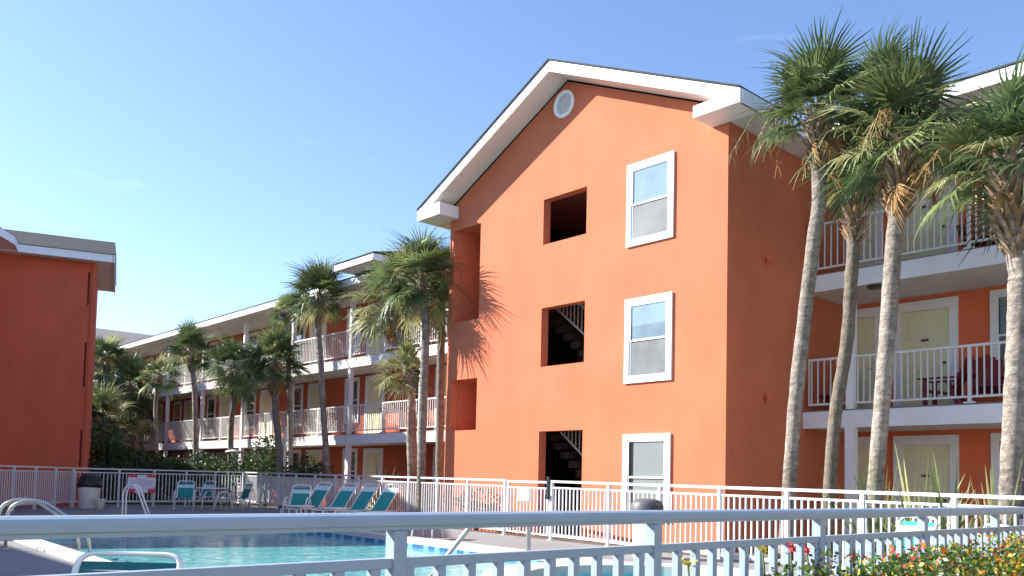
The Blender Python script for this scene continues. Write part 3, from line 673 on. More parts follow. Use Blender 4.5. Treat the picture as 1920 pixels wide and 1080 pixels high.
lt = MB().box(gx1+.0,gx1+.055,fy(gx1)-.07,fy(gx1)-.028,-.30,.11).box(gx1-.03,gx1+.07,fy(gx1)-.085,fy(gx1)-.03,-.34,-.24)
part('latch', lt, BLACK, gt)
# fence facing us on the far side, and its short return on the left
FC, FD = (-21.9, fy(-21.9)), (-21.3,-4.95)
fence('white pool fence behind the table set under the dark palms', FD, FC, .125, .13, [.0,.235,.43,.62,.80,.985], 1.1, (.145,1.10,.034), .06, .024, .125)
FE = (-15.2,-9.9)
fence('white pool fence in shade at the left frame edge behind the bin', FE, FD, .13, .125, [.0,.2,.36,.52,.68,.84,.99], 1.1, (.145,1.10,.034), .06, .024, .125)
# rules sign on the fence
sg = thing('pool_rules_sign', 'white pool rules board with red corners hanging on the far fence', 'sign', at(266,905,x=-21.45))
S0, S1 = at(240,890,x=-21.42), at(291,924,x=-21.42); ya, yb, za, zb_ = S0.y, S1.y, S1.z, S0.z
part('board', MB().box(-21.44,-21.42,ya,yb,za,zb_), SIGNW, sg)
rd = MB(); h = zb_-za; W = yb-ya; xf = -21.417
rd.box(xf-.002,xf+.001,ya,ya+.33*W,zb_-.14*h,zb_).box(xf-.002,xf+.001,yb-.32*W,yb,zb_-.14*h,zb_).box(xf-.002,xf+.001,ya,ya+.27*W,za,za+.22*h).box(xf-.002,xf+.001,yb-.27*W,yb,za,za+.22*h)
part('red_corner', rd, SIGNR, sg)
tx = MB()
for k, (a, b) in enumerate(((.30,.62),(.12,.88),(.10,.90),(.14,.84),(.34,.66))): z = zb_-h*(.24+.105*k); tx.box(xf-.002,xf,ya+a*W,ya+b*W,z-.012,z+.012)
part('print_lines', tx, SIGNT, sg)

# ------------------------------------------------------------------ pool hardware
def bend(pts, r=.12, n=6):
    pts = [Vector(p) for p in pts]; out = [pts[0]]
    for i in range(1, len(pts)-1):
        a, b, c_ = pts[i-1], pts[i], pts[i+1]; d1 = min(r, (a-b).length*.49); d2 = min(r, (c_-b).length*.49)
        p, q = b+(a-b).normalized()*d1, b+(c_-b).normalized()*d2
        for k in range(n+1): t = k/n; out.append(p*(1-t)**2 + b*2*t*(1-t) + q*t*t)
    out.append(pts[-1]); return out
ld = thing('pool_ladder', 'pair of curved steel ladder rails at the left pool edge', 'ladder', (-5.2,-10.0,G))
for dx in (-.26, .26):
    part('grab_rail', MB().tube(bend([(-5.4+dx,-10.32,G),(-5.4+dx,-10.32,-.50),(-5.25+dx,-9.95,-.40),(-4.9+dx,-9.35,-.86),(-4.88+dx,-9.3,-1.75)], .22), .024, 10), STEEL, ld)
    part('escutcheon', MB().lathe([(.055,0),(.05,.03)], (-5.4+dx,-10.32,G+.001), 12), STEEL, ld)
hr = thing('pool_handrail', 'grey steel handrail slanting into the pool behind the near fence', 'handrail', (3.5,-8.2,G))
pt = at(992,970,z=-.32); pd = at(893,970,z=-.32); pe = at(806,1082,x=pd.x-.25)
part('rail', MB().tube(bend([(pt.x,pt.y,G),(pt.x,pt.y,-.335),(pd.x,pd.y,-.335),tuple(pd+(pe-pd)*2.1)], .10), .021, 10), STEEL, hr)
part('escutcheon', MB().lathe([(.055,0),(.05,.03)], (pt.x,pt.y,G+.001), 12), STEEL, hr)
h2 = thing('pool_handrail', 'tall white looped rail at the far corner of the pool before the sign', 'handrail', (-10.3,-7.0,G))
a_ = ground(228, 18.6); b_ = ground(279, 18.4)
for o_ in (0, .16):
    ov = Vector((-.2*o_, .5*o_, 0))
    part('rail', MB().tube(bend([a_+ov, Vector((a_.x,a_.y,-.32))+ov, (a_.lerp(b_,.42)+Vector((0,0,.93)))+ov, b_+Vector((0,0,.1))+ov], .2), .019, 8), TUBE, h2)

# ------------------------------------------------------------------ furniture
def sling_chair():
    t = thing('sling_chair', '', 'chair', group='sling chairs round the pool')
    for s in (-1, 1):
        x = .29*s
        part('leg_frame', MB().tube(bend([(x,-.30,0),(x*1.02,-.16,.58),(x*1.02,.16,.62),(x,.30,0)], .16), .017, 8), TUBE, t)
    part('back_frame', MB().tube(bend([(-.25,-.24,.40),(-.25,.16,.38),(-.25,.36,.92),(.25,.36,.92),(.25,.16,.38),(.25,-.24,.40)], .10), .017, 8), TUBE, t)
    part('seat', MB().box(-.235,.235,-.24,.16,.375,.392), TEAL, t)
    bk = lambda z0, z1: MB().hexa([(-.235,.16+(z0-.38)*.37,z0),(.235,.16+(z0-.38)*.37,z0),(.235,.178+(z0-.38)*.37,z0),(-.235,.178+(z0-.38)*.37,z0)], [(-.235,.16+(z1-.38)*.37,z1),(.235,.16+(z1-.38)*.37,z1),(.235,.178+(z1-.38)*.37,z1),(-.235,.178+(z1-.38)*.37,z1)])
    part('backrest', bk(.40,.70), TEAL, t); part('backrest_band', bk(.705,.80), PALE, t); part('backrest_top', bk(.805,.86), TEAL, t)
    return t
def lounger():
    t = thing('sun_lounger', '', 'sun lounger', group='teal sun loungers in a row by the fence')
    for s in (-1, 1):
        x = .31*s
        part('side_rail', MB().tube(bend([(x,-.95,.0),(x,-.93,.33),(x,.55,.33),(x,.75,0)], .12), .02, 8), TUBE, t)
    part('head_frame', MB().tube(bend([(-.28,.05,.34),(-.28,.72,1.06),(.28,.72,1.06),(.28,.05,.34)], .12), .018, 8), TUBE, t)
    part('seat', MB().box(-.28,.28,-.93,.06,.325,.345), TEAL, t)
    bk = lambda a, b: MB().hexa([(-.265,.05+a*.67,.34+a*.72),(.265,.05+a*.67,.34+a*.72),(.265,.07+a*.67,.33+a*.72),(-.265,.07+a*.67,.33+a*.72)], [(-.265,.05+b*.67,.34+b*.72),(.265,.05+b*.67,.34+b*.72),(.265,.07+b*.67,.33+b*.72),(-.265,.07+b*.67,.33+b*.72)])
    part('backrest', bk(.0,.70), TEAL, t); part('head_band', bk(.705,.88), PALE, t)
    part('crossbar', MB().tube([(-.31,-.93,.33),(.31,-.93,.33)], .018, 8), TUBE, t); part('crossbar', MB().tube([(-.30,.5,.10),(.30,.5,.10)], .014, 6), TUBE, t)
    return t
def side_table():
    t = thing('side_table', '', 'table', group='small white side tables between the loungers')
    part('table_top', MB().box(-.24,.24,-.24,.24,.40,.43), TUBE, t, bevel=.008)
    for s in (-1, 1): part('leg', MB().tube(bend([(.22*s,-.27,0),(.19*s,-.17,.39),(.19*s,.17,.39),(.22*s,.27,0)], .06), .016, 8), TUBE, t)
    return t
lg0 = lounger(); ch0 = sling_chair(); st0 = side_table()
LG = [(580, 23.2, .42, 'teal sun lounger with its back raised, leftmost of the lounger row'),
      (628, 22.8, .40, 'teal sun lounger right of the small table, second from left in the lounger row'),
      (667, 22.6, .36, 'teal sun lounger with a bright white head band, second from right in the row'),
      (707, 22.2, .34, 'sunlit teal sun lounger at the right end of the lounger row')]
for i, (u_, dd, rz, lab) in enumerate(LG):
    p = ground(u_, dd)
    if i == 0: lg0.location = p; lg0.rotation_euler = (0,0,rz); lg0['label'] = lab; lg0.scale = (.82,.95,.93)
    else: dup(lg0, p, rz, lab)
CH = [(556, 22.6, .75, 'sling chair with raised arms left of the lounger row'),
      (345, 27.6, 1.1, 'sling chair at the left side of the round table'),
      (378, 29.2, .35, 'sling chair on the far side of the round table'),
      (418, 27.8, -.35, 'sling chair right of the round table, turned to it'),
      (447, 28.4, -.9, 'sling chair at the right end of the table set under the lamp'),
      (1686, 10.25, -.25, 'teal sling chair behind the near fence, left of the three at the right'),
      (1808, 9.1, -.75, 'teal sling chair with a wide white arch, middle of the three at the right'),
      (1908, 9.7, -1.0, 'white framed sling chair at the right frame edge')]
for i, (u_, dd, rz, lab) in enumerate(CH):
    p = ground(u_, dd)
    if i == 0: ch0.location = p; ch0.rotation_euler = (0,0,rz); ch0['label'] = lab
    else:
        c_ = dup(ch0, p, rz, lab)
        if i > 4: c_.scale = (1, 1, (.90, .87, .88)[i-5])
TEAL_SHADE = mat('shaded teal sling fabric', (0.006, 0.13, 0.14), 0.75, (30, 0.12), (150, 0.3))  # darker copy of the teal: shade on the chair's back put into the colour
fc = dup(ch0, ground(176, 4.38), .83, 'teal sling chair in the foreground behind the near fence, seen from behind'); fc.scale = (1.13, 1, .765)
for c_ in fc.children:
    if c_.name.startswith('backrest'): c_.data = c_.data.copy(); c_.data.materials[0] = TEAL_SHADE
ST = [(563, 21.4, .3, 'small white side table next to the sling chair'), (628, 20.6, .2, 'small white side table between the first two loungers'), (801, 16.9, .5, 'small white side table alone on the sunlit deck by the pool')]
for i, (u_, dd, rz, lab) in enumerate(ST):
    p = ground(u_, dd)
    if i == 0: st0.location = p; st0.rotation_euler = (0,0,rz); st0['label'] = lab
    else: dup(st0, p, rz, lab)
p = ground(396, 28.2)
rt = thing('patio_table', 'round white patio table ringed by teal sling chairs', 'table', p)
part('table_top', MB().lathe([(.50,.68),(.52,.69),(.52,.71),(.50,.715)], p, 28), TUBE, rt)
for k in range(4):
    a = k*PI/2+.4; ca, sa = math.cos(a), math.sin(a)
    part('leg', MB().tube(bend([(p.x+.42*ca,p.y+.42*sa,G),(p.x+.36*ca,p.y+.36*sa,G+.45),(p.x+.1*ca,p.y+.1*sa,G+.67)], .15), .017, 8), TUBE, rt)
# bins
p = ground(166, 27.0)
tb = thing('trash_can', 'white trash can with a black bag folded over its rim by the left fence', 'trash can', p)
part('barrel', MB().lathe([(.26,0),(.29,.02),(.33,.70),(.345,.72)], p, 24), TUBE, tb)
bgm = MB().lathe([(.35,.66),(.37,.70),(.36,.78),(.30,.98),(.20,1.06),(.05,1.08)], p, 18)
bgm.v = [(x+random.uniform(-.02,.02), y+random.uniform(-.02,.02), z+random.uniform(-.02,.02)) for x, y, z in bgm.v]
part('bag', bgm, BLACK, tb)
p = ground(187, 26.6); bu = thing('bucket', 'small white bucket beside the trash can', 'bucket', p)
part('pail', MB().lathe([(.11,0),(.15,.30),(.16,.31)], p, 16), TUBE, bu); part('pail_rim', MB().tube([(p.x+.16*math.cos(t*PI/8), p.y+.16*math.sin(t*PI/8), p.z+.31) for t in range(16)], .012, 6, closed=True), TUBE, bu)
p = ground(1212, 13.6); db = thing('trash_can', 'white trash can with a domed grey lid before the ground floor window', 'trash can', p)
part('barrel', MB().lathe([(.20,0),(.215,.02),(.225,.60)], p, 24), TUBE, db)
dm = MB().lathe([(.235,.605),(.255,.62),(.265,.70),(.255,.83),(.22,.89),(.12,.925),(.02,.93)], p, 28); part('dome_lid', dm, GREYLID, db)
fd = MB(); fa = math.atan2(CAM.y-p.y, CAM.x-p.x)+.75
for k in range(5): pass
q_ = [(p.x+.272*math.cos(fa+a), p.y+.272*math.sin(fa+a)) for a in (-.5,-.25,0,.25,.5)]
for i in range(4): fd.face([(*q_[i], p.z+.67), (*q_[i+1], p.z+.67), (*q_[i+1], p.z+.82), (*q_[i], p.z+.82)])
part('flap', fd, BLACK, db)
# garden lamp
lp = at(438,880,y=1.9); lt = thing('garden_lamp', 'white post lamp with a flat cap standing behind the table set', 'lamp', (lp.x,lp.y,G))
zl = at(438,846,y=1.9).z
part('pole', MB().lathe([(.05,0),(.035,.1),(.03,zl-G-.35)], (lp.x,lp.y,G), 10), TUBE, lt); part('lamp_head', MB().lathe([(.08,-.35),(.14,-.30),(.17,-.08),(.18,-.06)], (lp.x,lp.y,zl), 14), BLIND, lt)
part('lamp_cap', MB().lathe([(.36,-.055),(.34,.0),(.10,.07)], (lp.x,lp.y,zl), 16), TUBE, lt)
lp = at(537,760,y=1.6); l2 = thing('garden_lamp', 'slim white pole standing behind the fence left of the loungers', 'lamp', (lp.x,lp.y,G))
zl = at(537,805,y=1.6).z
part('pole', MB().lathe([(.06,0),(.05,.1),(.05,zl-G)], (lp.x,lp.y,G), 10), TUBE, l2); part('lamp_cap', MB().lathe([(.07,.0),(.09,.03),(.03,.10)], (lp.x,lp.y,zl), 12), TUBE, l2)
# red wooden chairs on the right wing balconies
def adirondack():
    t = thing('adirondack_chair', '', 'chair', group='dark red chairs on the right balconies')
    for s in (-1, 1):
        part('leg', MB().box(.27*s-.02,.27*s+.02,-.30,-.22,0,.55), REDWOOD, t); part('leg', MB().hexa([(.25*s-.02,.28,0),(.25*s+.02,.28,0),(.25*s+.02,.36,0),(.25*s-.02,.36,0)], [(.25*s-.02,.10,.5),(.25*s+.02,.10,.5),(.25*s+.02,.18,.5),(.25*s-.02,.18,.5)]), REDWOOD, t)
        part('armrest', MB().box(.30*s-.07,.30*s+.07,-.38,.34,.552,.575), REDWOOD, t)
    part('seat', MB().hexa([(-.25,-.32,.34),(.25,-.32,.34),(.25,.18,.26),(-.25,.18,.26)], [(-.25,-.32,.37),(.25,-.32,.37),(.25,.18,.29),(-.25,.18,.29)]), REDWOOD, t)
    for k in range(5):
        x = -.22+.11*k; hh = 1.02-.05*abs(k-2)
        part('back_slat', MB().hexa([(x-.052,.16,.28),(x+.052,.16,.28),(x+.052,.18,.28),(x-.052,.18,.28)], [(x-.052,.46,hh),(x+.052,.46,hh),(x+.052,.48,hh),(x-.052,.48,hh)]), REDWOOD, t)
    part('back_rail', MB().box(-.27,.27,.30,.33,.58,.65), REDWOOD, t)
    return t
ad0 = adirondack()
for i, (x, y, z, rz, lab) in enumerate(((2.35,3.75,1.56,-1.5,'dark red wooden chair by the cream door on the middle right balcony'), (3.2,3.65,1.56,.5,'dark red wooden chair under the window on the middle right balcony'), (3.05,3.6,4.31,.3,'dark red wooden chair on the top right balcony'), (.15,3.7,1.56,.2,'dark red wooden chair behind the first palm on the middle right balcony'))):
    if i == 0: ad0.location = (x,y,z); ad0.rotation_euler = (0,0,rz); ad0['label'] = lab
    else: dup(ad0, (x,y,z), rz, lab)

# ------------------------------------------------------------------ palms
def frond_mesh(seed, dead=False):
    rnd = random.Random(seed); m = MB(); m.cur = 0
    L = 1.0; n = 34                                            # petiole along +X from the origin, then the fan
    pet = [(0,0,0), (.3*L,0,.05), (.62*L,0,.06), (.85*L,0,.02)]
    m.tube(pet, [.022,.015,.012,.010], 4, cap=False); m.sm = [False]*len(m.f)
    hx, hz = .78*L, .035
    fold = .35 if not dead else .8
    for i in range(n):
        t = -1+2*i/(n-1); a = t*math.radians(128); r = (.98-.30*abs(t)**1.6)*rnd.uniform(.72,1.10)
        if dead: r *= rnd.uniform(.55,1); a *= .5
        dx, dy = math.cos(a), math.sin(a)
        droop = rnd.choice((rnd.uniform(.25,.6), rnd.uniform(.6,1.25)))*(1.6 if dead else 1)
        wd = rnd.uniform(.020,.030)
        root = Vector((hx + .0, 0, hz)); pts = []
        for k, f in enumerate((.0,.35,.68,1.0)):
            x = root.x + dx*r*f; y = dy*r*f*(1-.12*f); z = root.z + abs(dy)*fold*r*f*.55 - droop*(max(0, f-.35)**2)*r*.9 - .22*f*f*max(0,dx)*r
            pts.append(Vector((x, y, z)))
        side = Vector((-dy, dx, 0)); up = Vector((0,0,1))
        tw = rnd.uniform(-.5,.5); side = (side*math.cos(tw)+up*math.sin(tw))
        ws = (.010, wd, wd*.62, .003)
        k0 = len(m.v)
        for p, w_ in zip(pts, ws): m.v += [tuple(p-side*w_), tuple(p+side*w_)]
        for k in range(3): m.f.append((k0+2*k, k0+2*k+1, k0+2*k+3, k0+2*k+2)); m.mi.append(0); m.sm.append(False)
    return m
FR = {}
for mi, mm in enumerate(FR_MATS):
    FR[mi] = [frond_mesh(100+mi*10+k, dead=(mi == 3)).mesh('frond', mm) for k in range(5)]

def palm(label, path, crown, rad, trunk_r, n=34, seed=1, dark=False, boots=.9, yellow=.12, dead=3, group='sabal palms', name='palm_tree', lean_fr=None, low=-0.75, boot_r=1.55, stalks=0):
    """path: world points of the trunk from the ground up; crown: centre of the leaf head"""
    rnd = random.Random(seed); base = Vector(path[0]); t = thing(name, label, 'palm tree', base, group=group)
    pts = [Vector(p) for p in path]; crown = Vector(crown); top = crown - Vector((0,0,rad*.10))
    # smooth the trunk path
    sm = []
    ctl = [pts[0]]+pts+[top]+[top]
    for i in range(1, len(ctl)-2):
        p0, p1, p2, p3 = ctl[i-1], ctl[i], ctl[i+1], ctl[i+2]
        for k in range(7):
            s = k/7; sm.append(0.5*((2*p1)+(-p0+p2)*s+(2*p0-5*p1+4*p2-p3)*s*s+(-p0+3*p1-3*p2+p3)*s**3))
    sm.append(top)
    rr = [trunk_r*(1.25 if i < 2 else 1.0)*rnd.uniform(.95,1.05) for i in range(len(sm))]
    part('trunk', MB().tube(sm, rr, 14), TRUNKD if dark else TRUNKS, t, recalc=False)
    # old leaf bases round the top of the trunk
    bm_ = MB(); blen = boots; d_ = (sm[-1]-sm[-6]).normalized(); b0 = crown - Vector((0,0,rad*.20)) - d_*blen
    nbt = int(26+46*blen)
    for k in range(nbt):
        f = k/nbt; a = k*2.39996; c_ = b0 + d_*blen*f; out = Vector((math.cos(a), math.sin(a), 0))
        r0 = trunk_r*(.85+.15*f); L = trunk_r*(boot_r*rnd.uniform(.6,1.25)); tip = c_ + out*(r0+L*.62) + Vector((0,0,L*rnd.uniform(.5,1.25)))
        root = c_ + out*r0*.6 - Vector((0,0,.05)); sd = out.cross(Vector((0,0,1)))*(trunk_r*.34); th = out*.02
        bm_.hexa([root-sd-th, root+sd-th, root+sd+th, root-sd+th], [tip-sd*.35-th*.5, tip+sd*.35-th*.5, tip+sd*.35+th*.5, tip-sd*.35+th*.5])
    part('leaf_bases', bm_, BOOT, t, recalc=False)
    for k in range(n):
        f = (k+.5)/n; el = math.radians(82) - f*(math.radians(82)-low) + rnd.uniform(-.14,.14)
        a = k*2.39996 + rnd.uniform(-.25,.25)
        x = rnd.random(); mi = 3 if k >= n-dead else (2 if x < yellow*(1+f) else (1 if (x > .62) != dark else 0))
        me = rnd.choice(FR[mi]); o = bpy.data.objects.new('frond', me); C.objects.link(o); o.parent = t
        s = rad/1.70*rnd.uniform(.70,1.12)
        if mi == 3: el = rnd.uniform(-1.3,-.9); s *= .75
        q = Quaternion((0,0,1), a) @ Quaternion((0,1,0), -el) @ Quaternion((1,0,0), rnd.uniform(-.7,.7))
        o.rotation_mode = 'QUATERNION'; o.rotation_quaternion = q; o.scale = (s,s,s)
        o.location = crown - Vector((0,0,rad*(.10+.16*f))) - base
    if stalks:                                                 # old flower stalks hanging through the crown
        for k in range(stalks):
            a = rnd.uniform(0, 2*PI); L = rad*rnd.uniform(.8,1.15); out = Vector((math.cos(a), math.sin(a), 0)); z0 = Vector((0,0,1))
            p0 = crown - z0*rad*.15; pts = [p0, p0+out*L*.35+z0*L*.22, p0+out*L*.70+z0*L*.12, p0+out*L*.95-z0*L*.25]
            mb = MB().tube(pts, [.014,.011,.008,.004], 4, cap=False)
            for j in range(26):
                f = rnd.uniform(.3,1); i_ = min(2, int(f*3)); q = pts[i_].lerp(pts[i_+1], f*3-i_ if f < 1 else 1)
                e = q + Vector((rnd.gauss(0,.10), rnd.gauss(0,.10), rnd.uniform(-.34,.02)))*rad/1.6
                mb.tube([q, (q+e)/2+Vector((0,0,.03)), e], [.005,.005,.003], 3, cap=False)
            part('flower_stalk', mb, FR_MATS[3] if k % 2 else FR_MATS[2], t, recalc=False)
    return t
def trunk_px(Y, px):                                            # trunk seen at these places, standing on the plane y = Y
    pts = [at(a, b, y=Y) for a, b in px]; p = pts[0]
    d_ = (pts[0]-pts[1]); k = (p.z-(G-.06))/max(.01, -d_.z) if d_.z < 0 else 0
    return [p + d_*k] + pts
RG = 'tall sabal palms before the right wing'
palm('tall pale leaning palm at the corner of the gabled block, first of the right group', trunk_px(-.3, [(1480,915),(1491,760),(1508,600),(1526,450),(1536,370)]), at(1534,190,y=-.3), 1.38, .118, n=38, seed=11, group=RG, boots=1.0, dead=4, stalks=7, low=-.35, boot_r=2.3)
palm('short dark curved palm between the two pale trunks of the right group', trunk_px(.9, [(1556,910),(1566,780),(1588,640),(1596,520),(1600,470)]), at(1604,330,y=.9), 1.0, .11, n=24, seed=12, dark=True, group=RG, boots=1.0, dead=1, low=-.6, boot_r=2.0)
palm('pale palm with a thick scaly neck, in front of the middle of the right balcony', trunk_px(-.35, [(1643,890),(1655,740),(1666,600),(1675,470),(1680,420)]), at(1702,245,y=-.35), 1.50, .122, n=40, seed=23, group=RG, boots=1.05, dead=4, low=-.65, stalks=6, boot_r=2.3)
palm('grey palm at the right frame edge with a ragged brown neck', trunk_px(-.8, [(1894,910),(1902,750),(1908,620),(1910,540),(1910,500)]), at(1886,276,y=-.8), 1.36, .132, n=38, seed=31, group=RG, boots=1.35, dead=2, low=-.6, stalks=2, boot_r=2.2)
palm('dark palm whose crown rises behind the others, its trunk hidden by a pale one', trunk_px(.6, [(1645,890),(1657,740),(1668,600),(1678,470),(1672,330)]), at(1648,165,y=.6), 1.12, .085, n=26, seed=41, dark=True, group=RG, boots=.5, dead=1)
LGp = 'sabal palms before the long left wing'
palm('big palm against the left corner of the gabled block, casting its shadow on the wall', trunk_px(-.42, [(790,880),(793,760),(797,660),(798,600)]), at(788,515,y=-.42), 1.45, .105, n=50, seed=51, dark=False, group=LGp, boots=.7, dead=3, low=-1.15, stalks=4)
palm('dark slim palm directly at the wall corner behind the big one', trunk_px(.6, [(824,880),(826,720),(827,620),(827,560)]), at(825,500,y=.6), 1.1, .11, n=22, seed=52, dark=True, group=LGp, boots=.5, dead=1)
palm('low palm with drooping pale fronds between two balcony decks', trunk_px(.7, [(771,890),(769,830),(770,770),(772,745)]), at(762,690,y=.7), 1.15, .10, n=20, seed=53, group=LGp, boots=.35, yellow=.3, dead=1, low=-.6)
palm('palm with pale drooping crown left of the big corner palm', trunk_px(.9, [(776,880),(772,760),(755,650),(745,620)]), at(727,560,y=.9), 1.55, .10, n=36, seed=54, group=LGp, boots=.4, yellow=.35, dead=2, low=-1.0)
palm('tall slender palm with a brown neck rising above the left wing eave', trunk_px(1.9, [(613,870),(607,780),(602,690),(598,640),(597,615)]), at(600,545,y=1.9), 1.45, .108, n=44, seed=55, group=LGp, boots=.95, dead=1)
palm('thin palm with a small round crown just left of the tall slender one', trunk_px(2.0, [(545,865),(543,760),(541,680),(540,640)]), at(538,578,y=2.0), .92, .10, n=24, seed=56, group=LGp, boots=.4, dead=0)
palm('stout palm with a thick ragged neck in front of the middle balcony', trunk_px(1.2, [(524,870),(521,810),(517,775)]), at(515,672,y=1.2), 1.55, .125, n=44, seed=57, dark=True, group=LGp, boots=1.15, dead=2, low=-.6, boot_r=2.6)
palm('dark shaggy palm left of the stout one', trunk_px(1.8, [(432,860),(434,790),(438,760)]), at(440,680,y=1.8), 1.6, .11, n=44, seed=58, dark=True, group=LGp, boots=.6, dead=1, low=-1.2)
palm('upright palm standing clear before the far balcony with an orange neck', trunk_px(1.6, [(367,870),(366,780),(364,720)]), at(357,650,y=1.6), 1.5, .11, n=38, seed=59, group=LGp, boots=.95, dead=1)
palm('small palm with fan leaves low beside the far balcony rail', trunk_px(1.8, [(294,870),(293,800),(292,760)]), at(300,700,y=1.8), 1.3, .10, n=22, seed=60, group=LGp, boots=.4, yellow=.25, dead=0)
for i, (Y, u_, v_, R_, dk, lab) in enumerate(((1.9,245,716,1.9,True,'dark palm in the dense clump nearest the far balcony end'), (.9,200,672,1.9,True,'dark palm rising beside the shaded left building'), (.2,196,780,2.0,True,'lowest dark palm of the clump filling the gap by the left building'), (2.2,262,770,1.5,True,'low dark palm under the clump in front of the far columns'), (2.0,215,735,1.8,False,'grey green palm in the middle of the dark clump'))):
    palm(lab, trunk_px(Y, [(u_+6,870),(u_+4,820),(u_+2,min(v_+60,815))]), at(u_,v_,y=Y), R_, .11, n=30, seed=70+i, dark=dk, group=LGp, boots=.5, dead=1, low=-1.2)

# ------------------------------------------------------------------ shrubs
def leaf(mb, p, size, rnd, up=.4, ln=2.0):
    d_ = Vector((rnd.gauss(0,1), rnd.gauss(0,1), rnd.gauss(up,.8))).normalized(); s = d_.orthogonal().normalized()
    s = Quaternion(d_, rnd.uniform(0, 2*PI)) @ s; p = Vector(p)
    mb.face([p, p+d_*size*.5*ln*.5+s*size*.30, p+d_*size*ln*.5, p+d_*size*.5*ln*.5-s*size*.30])
def shrub(label, c, r, h, n, size, mats, weights, seed, name='shrub', group=None, cat='shrub', flat=False, base=G-.05, ln=2.0, nl=9, er=(.35,.85)):
    rnd = random.Random(seed); c = Vector(c); t = thing(name, label, cat, (c.x,c.y,base), group=group)
    m = MB(); lumps = [(rnd.uniform(-.6,.6), rnd.uniform(-.6,.6), rnd.uniform(*er), rnd.uniform(.35,.6)) for _ in range(nl)]
    for k in range(n):
        a, b, e, q = rnd.choice(lumps); v = Vector((rnd.gauss(0,1), rnd.gauss(0,1), rnd.gauss(0,1))).normalized()*q*rnd.uniform(.7,1)
        p = Vector((c.x+(a+v.x)*r[0], c.y+(b+v.y)*r[1], base+max(.02, min(1.06, e+v.z*.55))*h))
        m.cur = rnd.choices(range(len(mats)), weights)[0]; leaf(m, p, size*rnd.uniform(.7,1.25), rnd, ln=ln)
    f = part('foliage', m, mats, t, recalc=False, kind='stuff')
    st = MB()
    for k in range(6):
        a = rnd.uniform(0, 2*PI); st.tube([(c.x,c.y,base), (c.x+.25*r[0]*math.cos(a), c.y+.25*r[1]*math.sin(a), base+h*.5), (c.x+.6*r[0]*math.cos(a), c.y+.6*r[1]*math.sin(a), base+h*.8)], [.02,.013,.006], 5)
    part('stem', st, TRUNKD, t)
    return t
CM = [LEAFG, LEAFM, LEAFY, LEAFO, LEAFR]
hedge = [(-10.35,.42,.80,(7,5,1,.6,.2),'low green end of the flowering hedge at the foot of the near fence'),
         (-9.75,.56,.84,(7,4,1,1.2,.2),'green hedge shrub with orange tips, second from the hedge end'),
         (-9.05,.60,.86,(6,4,1,1.4,.3),'hedge shrub with coral flower heads before the near fence'),
         (-8.3,.60,.88,(5,3,1.5,2.6,.3),'hedge shrub mostly orange and green before the near fence'),
         (-7.55,.60,.92,(3,1,6,4,.4),'bright yellow croton in the hedge near the right frame edge'),
         (-6.8,.60,.98,(3,1,5,5,.6),'yellow and orange croton at the right end of the hedge')]
for i, (y, ry, h, wts, lab) in enumerate(hedge):
    shrub(lab, (7.32, y, 0), (.30, ry, 1), h, 10000, .026, CM, wts, 200+i, name='hedge_shrub', group='hedge along the near fence', base=G-.02, ln=2.2, nl=26, er=(.5,.86))
def sprig(label, p, mats, seed, h):
    rnd = random.Random(seed); p = Vector(p); t = thing('flower_stem', label, 'flower', (p.x,p.y,G), group='flower stems above the hedge')
    part('stem', MB().tube([(p.x,p.y,G), (p.x+.01,p.y,p.z-.1), p], .004, 5), LEAFM, t)
    m = MB()
    for k in range(16): leaf(m, p+Vector((rnd.gauss(0,.007),rnd.gauss(0,.007),rnd.gauss(0,.010))), .019, rnd, up=1.0)
    part('petals', m, mats, t, recalc=False)
for i, (u_, v_, mm, lab) in enumerate(((1430,1032,LEAFY,'yellow flower stem left of the red ones above the hedge'), (1482,1030,LEAFR,'red flower stem at the fence post, left of the pair'), (1513,1034,LEAFR,'red flower stem at the fence post, right of the pair'), (1290,1058,LEAFY,'yellow leaf spray farthest left in the hedge'), (1600,1050,LEAFR,'small red flower standing over the green hedge'), (1677,1040,LEAFR,'pink red flower over the hedge before the teal chair'), (1716,1042,LEAFO,'orange flower head right of the pink red one'))):
    sprig(lab, at(u_, v_, x=7.2), mm, 300+i, 1)
for i, (u_, v_, y_, r_x, h_, mats_, wts, lab) in enumerate((
        (896,990,-.35,.55,.95,[LEAFM,LEAFD],(3,1),'round green shrub against the orange wall behind the fence'),
        (745,960,.2,.75,.8,[LEAFM,LEAFY,LEAFR],(6,2,1),'loose flowering shrub behind the loungers'),
        (800,975,-.1,.6,.75,[LEAFM,LEAFD],(3,2),'low shrub at the left foot of the gabled block'),
        (500,960,1.6,1.0,2.5,[LEAFD,LEAFM],(3,2),'tall leafy bush beside the stout palm'),
        (575,950,1.7,1.1,1.9,[LEAFD],(1,),'dark bush under the middle balcony of the long wing'),
        (470,950,1.9,1.2,2.1,[LEAFD],(1,),'dark bush behind the post lamp'),
        (400,950,2.0,1.5,2.0,[LEAFD],(1,),'dark low bush under the shaggy palm'),
        (330,950,2.0,1.6,1.9,[LEAFD],(1,),'dark low bush before the far columns'))):
    p = at(u_, 880, y=y_); p.z = G
    shrub(lab, p, (r_x, r_x*.7, 1), h_, 2600 if r_x > .8 else 1100, .11 if h_ > 1.2 else .06, mats_, wts, 400+i, group='shrubs in the bed behind the fence')
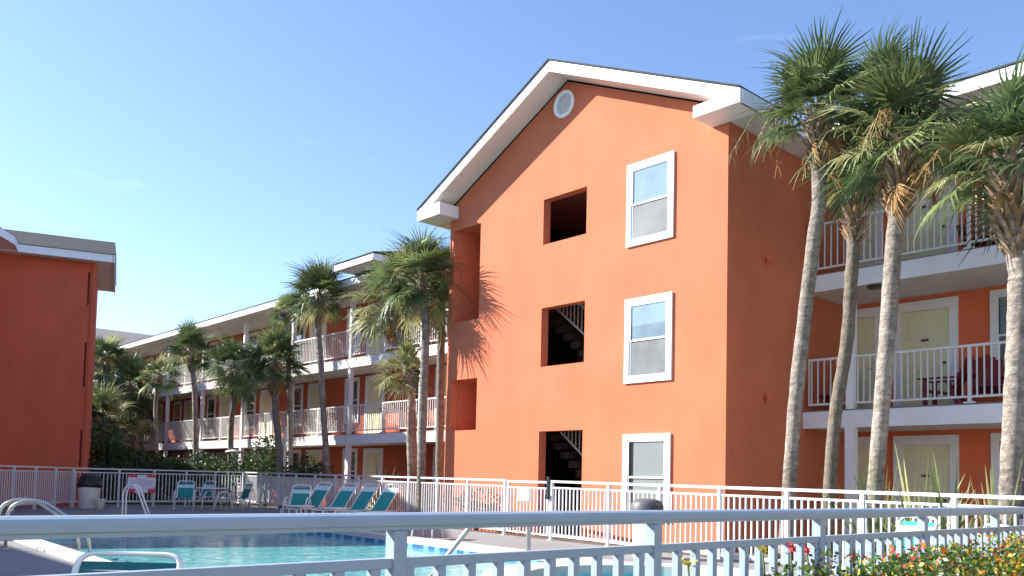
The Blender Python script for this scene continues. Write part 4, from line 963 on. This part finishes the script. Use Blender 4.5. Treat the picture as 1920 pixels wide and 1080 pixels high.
# clipped hedge behind the left fences
for i, (u_, dd, lab) in enumerate(((20,30.6,'dark clipped hedge section at the left frame edge under the building'), (75,30.6,'dark clipped hedge section below the shaded wall'), (130,30.4,'dark clipped hedge section at the corner of the shaded wall'), (185,32.0,'dark clipped hedge section beneath the palm clump'), (245,33.5,'dark clipped hedge section left of the far columns'), (300,34.0,'dark clipped hedge section behind the sign end of the fence'), (355,34.5,'dark clipped hedge section behind the table set'), (410,35,'dark clipped hedge section behind the garden lamp'))):
    p = ground(u_, dd); shrub(lab, p, (1.1,1.1,1), 1.62, 1900, .10, [LEAFD], (1,), 500+i, name='hedge_shrub', group='dark hedge behind the left fence')
for i, (u_, dd, h_, lab) in enumerate(((196,37,3.4,'tall dark bush filling the gap beside the shaded left building'), (228,38,2.7,'tall dark bush under the palm clump, second from the left'), (262,39,2.0,'dark bush before the end of the long wing'))):
    p = ground(u_, dd); shrub(lab, p, (1.3,1.3,1), h_, 3200, .13, [LEAFD], (1,), 540+i, group='dark bushes under the palm clump')
# spiky and feathery plants
def spiky(label, p, h, n, seed, m_, spread=.9, w_=.016, name='spiky_plant', group='spiky plants behind the right fence'):
    rnd = random.Random(seed); p = Vector(p); t = thing(name, label, 'plant', p, group=group)
    for k in range(n):
        a = rnd.uniform(0, 2*PI); el = rnd.uniform(.35,1.45); L = h*rnd.uniform(.6,1.1); mb = MB()
        d_ = Vector((math.cos(a)*math.cos(el), math.sin(a)*math.cos(el), math.sin(el))); s = d_.cross(Vector((0,0,1))).normalized()*w_
        pr = [p+Vector((0,0,.02))]
        for f in (.35,.7,1.0): pr.append(p + d_*L*f - Vector((0,0,1))*L*.35*spread*(f*f)*(math.cos(el)))
        k0 = 0
        for q, ww in zip(pr, (1,1.1,.7,.05)): mb.v += [tuple(q-s*ww), tuple(q+s*ww)]
        for j in range(3): mb.f.append((2*j,2*j+1,2*j+3,2*j+2)); mb.mi.append(0); mb.sm.append(False)
        part('leaf', mb, m_, t, recalc=False)
for i, (u_, y_, h_, lab) in enumerate(((1650,-1.35,1.85,'spiky green plant at the foot of the pale thick necked palm'), (1722,-1.45,1.95,'upright spiky plant before the ground floor door'), (1785,-1.5,1.9,'wide spiky plant right of the door behind the fence'), (1870,-1.6,1.7,'spiky plant at the foot of the right edge palm'))):
    p = at(u_, 1000, y=y_); p.z = G-.04; spiky(lab, p, h_, 44, 600+i, FR_MATS[2] if i % 2 else FR_MATS[0], w_=.024)
for i, (u_, y_, h_, lab) in enumerate(((655,1.0,1.9,'dark arching sago palm under the balcony column'), (625,1.3,1.7,'dark arching sago palm left of the balcony column'), (712,1.0,2.0,'bright green arching plant before the ground floor cream door'))):
    p = at(u_, 1000, y=y_); p.z = G-.04; spiky(lab, p, h_, 30, 620+i, FR_MATS[1] if i < 2 else FR_MATS[0], spread=1.3, w_=.035, group='arching plants before the long wing')
